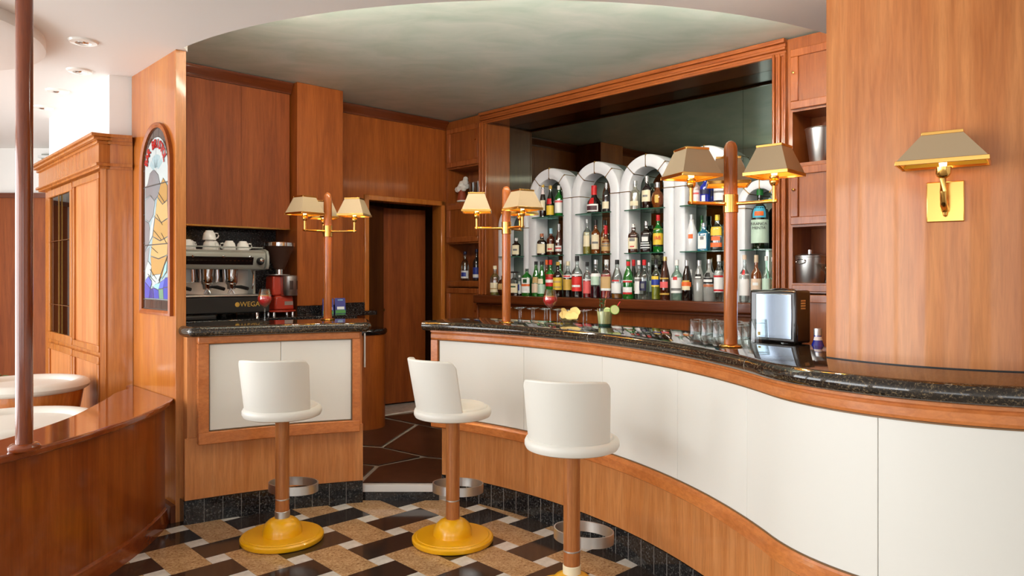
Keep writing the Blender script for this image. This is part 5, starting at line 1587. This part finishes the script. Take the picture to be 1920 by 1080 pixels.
# stemmed glasses standing upside down behind the counter
sg = None
k = 0
words = ['first', 'second', 'third', 'fourth', 'fifth', 'sixth', 'seventh', 'eighth', 'ninth', 'tenth', 'eleventh', 'twelfth']
for off in (-0.52, -0.62):
    for i in range(7):
        s = 0.22 + i * 0.092 + (0.045 if off < -0.6 else 0)
        if sg is None:
            sg = MB().lathe([(0.03, 0.0), (0.0315, 0.0), (0.038, 0.04), (0.036, 0.085), (0.02, 0.115), (0.0045, 0.125), (0.0038, 0.2), (0.006, 0.212), (0.036, 0.219), (0.036, 0.222), (0.0, 0.2225)], 20).build('stem_glass', 'clear_glass')
            o = sg
        else:
            o = sg.copy()
            col.objects.link(o)
        o.location = RCP(s, off, 0.976)
        o.scale = (1, 1, 1.14)
        tag(o, 'upturned stemmed glass, %s from the left in the %s row' % (words[i], 'front' if off > -0.6 else 'rear'), 'glass', 'upturned stemmed glasses behind the bar')

# black napkin dispenser with mirror front
nd = empty('napkin_dispenser', (1.146, 3.207, ZT), math.atan2(-0.8, 0.6))
m = MB().box(-0.1165, 0.1165, 0.0, 0.115, 0.0, 0.232)
m.build('case', 'black_gloss', nd, bevel=0.012, bseg=3)
MB().box(-0.078, 0.096, -0.004, 0.002, 0.02, 0.215).build('mirror_front', 'mirror_silver', nd, bevel=0.002)
MB().lathe([(0.0, 0.24), (0.05, 0.238), (0.075, 0.232)], 24, (0.02, 0.06, 0), ky=0.5).build('domed_top', 'mirror_silver', nd)
for k in range(4):
    MB().box(0.1163, 0.1172, 0.035, 0.07, 0.15 + k * 0.011, 0.157 + k * 0.011).build('side_mark', 'print_tan', nd)
MB().box(-0.07, -0.058, -0.0055, -0.004, 0.03, 0.045).build('front_mark', 'print_gold', nd)
tag(nd, 'black napkin dispenser with a mirrored front beside the tall lamp post', 'dispenser')

# ------------------------------------------------------------------ stained glass in the partition
sgw = empty('stained_glass', (0, 0, 0), PR)
sgw.location = fr(PR, 0.514, 0.0, 1.21, PO)
HWD, ZSP, ZTP = 0.275, 0.91, 1.185
def archpoly(w, z0, zs, r2, n=20):
    return [(-w, z0), (w, z0), (w, zs)] + [(w * math.cos(PI * k / n), zs + r2 * math.sin(PI * k / n)) for k in range(1, n)] + [(-w, zs)]
o_out = archpoly(HWD, 0, ZSP, ZTP - ZSP)
o_in = archpoly(HWD - 0.03, 0.03, ZSP, ZTP - ZSP - 0.03)
vs = [(x, -0.02, z) for x, z in o_out] + [(x, -0.026, z) for x, z in [((a[0] + b2[0]) / 2, (a[1] + b2[1]) / 2) for a, b2 in zip(o_out, o_in)]] + [(x, -0.016, z) for x, z in o_in] + [(x, 0.0, z) for x, z in o_in] + [(x, 0.0, z) for x, z in o_out]
K = len(o_out)
fs = []
for r in range(5):
    for i in range(K):
        a, b2 = r * K, ((r + 1) % 5) * K
        fs.append([a + i, a + (i + 1) % K, b2 + (i + 1) % K, b2 + i])
MB().add(vs, fs).build('wooden_frame', 'wood_column', sgw)
MB().prism_xz(o_in, -0.004, 0.0).build('lead_back', 'lead', sgw)
for nm, c in {'g_dark': (58, 38, 30), 'g_sky': (156, 182, 188), 'g_white': (188, 198, 198), 'g_cloud': (126, 128, 132), 'g_cloud2': (146, 148, 152), 'g_sail': (188, 148, 86), 'g_sail2': (198, 164, 106), 'g_sail3': (178, 136, 72),
              'g_blue': (66, 74, 176), 'g_blue2': (96, 110, 200), 'g_blue3': (52, 56, 140), 'g_teal': (150, 200, 206), 'g_green': (110, 150, 120), 'g_red': (170, 32, 34)}.items():
    plain(nm, c, 0.12)
lead = MB()
def gp(poly, mat, layer):
    c = Vector((sum(p[0] for p in poly) / len(poly), sum(p[1] for p in poly) / len(poly)))
    y = -0.005 - 0.0009 * layer
    big = [tuple(c + (Vector(p) - c) * (1 + 0.0045 / max((Vector(p) - c).length, 0.02))) for p in poly]
    big = [(max(-HWD + 0.03, min(HWD - 0.03, x)), max(0.03, z)) for x, z in big]
    lead.prism_xz(big, y, y + 0.0006)
    MB().prism_xz(poly, y - 0.0005, y).build('glass_piece', mat, sgw)
wi = HWD - 0.034
# dark border pieces
zz = [0.034, 0.09, 0.27, 0.45, 0.63, 0.80, ZSP]
for a, b2 in zip(zz[:-1], zz[1:]):
    for sgn in (-1,):
        gp([(sgn * wi, a + 0.003), (sgn * (wi - 0.035), a + 0.003), (sgn * (wi - 0.035), b2 - 0.003), (sgn * wi, b2 - 0.003)], 'g_dark', 1)
    gp([(wi - 0.008, a + 0.003), (wi, a + 0.003), (wi, b2 - 0.003), (wi - 0.008, b2 - 0.003)], 'g_dark', 1)
for k in range(4):
    x0 = -wi + 0.038 + k * 0.1
    x1 = min(x0 + 0.096, wi - 0.01)
    gp([(x0, 0.036), (x1, 0.036), (x1, 0.088), (x0, 0.088)], 'g_dark', 1)
ro = ZTP - ZSP - 0.034
for k in range(7):
    a0, a1 = PI * k / 7 + 0.02, PI * (k + 1) / 7 - 0.02
    pts = [(wi * math.cos(a0 + (a1 - a0) * q / 4), ZSP + ro * math.sin(a0 + (a1 - a0) * q / 4)) for q in range(5)]
    pts += [((wi - 0.035) * math.cos(a1 + (a0 - a1) * q / 4), ZSP + (ro - 0.05) * math.sin(a1 + (a0 - a1) * q / 4)) for q in range(5)]
    gp(pts, 'g_dark', 1)
# sky behind everything, in four fields
xl, xr = -wi + 0.039, wi - 0.012
gp([(xl, 0.094), (0.0, 0.094), (0.0, 0.43), (xl, 0.43)], 'g_sky', 2)
gp([(0.004, 0.094), (xr, 0.094), (xr, 0.43), (0.004, 0.43)], 'g_sky', 2)
gp([(xl, 0.436), (0.0, 0.436), (0.0, 0.80), (xl, 0.80)], 'g_sky', 2)
gp([(0.004, 0.436), (xr, 0.436), (xr, 0.80), (0.004, 0.80)], 'g_sky', 2)
ra, rb = wi - 0.040, ro - 0.055
gp([(xl, 0.806), (-0.002, 0.806), (-0.002, ZSP + rb)] + [(ra * math.cos(PI / 2 + PI / 2 * q / 8), ZSP + rb * math.sin(PI / 2 + PI / 2 * q / 8)) for q in range(1, 9)], 'g_white', 2)
gp([(0.002, 0.806), (xr, 0.806)] + [(ra * math.cos(PI / 2 * q / 8), ZSP + rb * math.sin(PI / 2 * q / 8)) for q in range(0, 8)] + [(0.002, ZSP + rb)], 'g_white', 2)
for a in (35, 65, 90, 115, 145):
    q = math.radians(a)
    gp([((ra - 0.075) * math.cos(q - 0.19), ZSP - 0.02 + (rb - 0.085) * math.sin(q - 0.19)), ((ra - 0.075) * math.cos(q + 0.19), ZSP - 0.02 + (rb - 0.085) * math.sin(q + 0.19)), (0.05 * math.cos(q + 0.5), 0.88 + 0.03 * math.sin(q)), (0.05 * math.cos(q - 0.5), 0.88 + 0.03 * math.sin(q))], 'g_sky', 2.5)
# cloud
gp([(-0.19, 0.60), (-0.12, 0.58), (-0.05, 0.62), (-0.02, 0.70), (-0.10, 0.74), (-0.19, 0.72)], 'g_cloud2', 3)
gp([(-0.19, 0.73), (-0.10, 0.75), (-0.02, 0.71), (0.05, 0.74), (0.08, 0.79), (0.04, 0.86), (-0.04, 0.90), (-0.11, 0.88), (-0.15, 0.82), (-0.19, 0.80)], 'g_cloud', 3)
gp([(-0.20, 0.40), (-0.13, 0.44), (-0.11, 0.52), (-0.13, 0.57), (-0.20, 0.59)], 'g_cloud', 3)
gp([(-0.20, 0.28), (-0.15, 0.32), (-0.12, 0.42), (-0.20, 0.39)], 'g_cloud2', 3)
# sails
gp([(-0.07, 0.25), (0.06, 0.22), (0.19, 0.26), (0.2, 0.36), (0.05, 0.34), (-0.09, 0.36)], 'g_sail', 4)
gp([(-0.09, 0.367), (0.05, 0.347), (0.2, 0.367), (0.21, 0.47), (0.08, 0.45), (-0.05, 0.48)], 'g_sail2', 4)
gp([(-0.05, 0.487), (0.08, 0.457), (0.21, 0.477), (0.21, 0.58), (0.10, 0.56), (-0.01, 0.60)], 'g_sail', 4)
gp([(-0.01, 0.607), (0.10, 0.567), (0.21, 0.587), (0.2, 0.69), (0.12, 0.67), (0.03, 0.72)], 'g_sail2', 4)
gp([(0.04, 0.725), (0.12, 0.677), (0.2, 0.697), (0.2, 0.78), (0.13, 0.83), (0.09, 0.80)], 'g_sail3', 4)
gp([(-0.12, 0.45), (-0.06, 0.49), (-0.02, 0.61), (-0.05, 0.60), (-0.10, 0.54)], 'g_white', 4)
# foam, water
gp([(-0.18, 0.22), (-0.10, 0.24), (-0.08, 0.30), (-0.14, 0.33), (-0.19, 0.28)], 'g_white', 4)
gp([(-0.06, 0.17), (0.06, 0.20), (0.10, 0.25), (0.0, 0.245), (-0.07, 0.235)], 'g_white', 5)
gp([(0.11, 0.22), (0.19, 0.27), (0.2, 0.33), (0.16, 0.30)], 'g_teal', 5)
wb = [((-0.2, 0.1), (-0.12, 0.1), (-0.10, 0.16), (-0.2, 0.2)), ((-0.115, 0.1), (-0.03, 0.1), (-0.05, 0.16), (-0.095, 0.155)), ((-0.2, 0.205), (-0.1, 0.165), (-0.07, 0.2), (-0.13, 0.235)), ((-0.025, 0.1), (0.06, 0.1), (0.05, 0.15), (-0.045, 0.165)),
      ((0.065, 0.1), (0.14, 0.1), (0.13, 0.16), (0.055, 0.155)), ((0.145, 0.1), (0.22, 0.1), (0.22, 0.17), (0.135, 0.165)), ((-0.045, 0.17), (0.05, 0.155), (0.08, 0.195), (0.0, 0.19)), ((0.055, 0.16), (0.13, 0.165), (0.16, 0.22), (0.085, 0.2)), ((0.135, 0.17), (0.22, 0.175), (0.22, 0.23), (0.165, 0.225))]
for k, p in enumerate(wb):
    gp(list(p), ['g_blue', 'g_blue3', 'g_blue2', 'g_blue', 'g_green', 'g_blue', 'g_teal', 'g_blue2', 'g_blue'][k], 5)
lead.build('lead_came', 'lead', sgw)
# mast and rigging
m = MB()
def strip(p0, p1, wd):
    p0, p1 = Vector(p0), Vector(p1)
    d = (p1 - p0).normalized()
    nn = Vector((-d.y, d.x)) * wd
    MB().prism_xz([tuple(p0 + nn), tuple(p1 + nn), tuple(p1 - nn), tuple(p0 - nn)], -0.0115, -0.0105).build('rigging_line', 'lead', sgw)
strip((0.06, 0.21), (0.21, 0.36), 0.004)
for a, b2 in (((-0.10, 0.28), (0.02, 0.22)), ((-0.14, 0.25), (0.0, 0.2)), ((0.02, 0.62), (0.12, 0.55)), ((-0.03, 0.52), (0.1, 0.46)), ((0.05, 0.75), (0.16, 0.68)), ((0.1, 0.5), (0.2, 0.43)), ((-0.08, 0.42), (0.04, 0.38))):
    strip(a, b2, 0.0016)
strip((xl, 0.433), (xr, 0.433), 0.003)
strip((xl, 0.803), (xr, 0.803), 0.003)
txt = 'BAR BRISTOL'
n = len(txt)
for k, chh in enumerate(txt):
    if chh == ' ':
        continue
    a = math.radians(160 - 140 * k / (n - 1))
    x, z = (ra - 0.028) * math.cos(a), ZSP - 0.01 + (rb - 0.032) * math.sin(a)
    rot = Matrix.Rotation(a - PI / 2, 3, 'Y').inverted() @ Matrix.Rotation(PI / 2, 3, 'X')
    text_mesh('letter', chh, 0.074, 'g_red', sgw, (x, -0.0125, z), rot.to_euler(), 0.0006, 0.0028)
tag(sgw, 'arched stained glass panel with golden sailing ship, blue water and red lettering', 'stained glass')
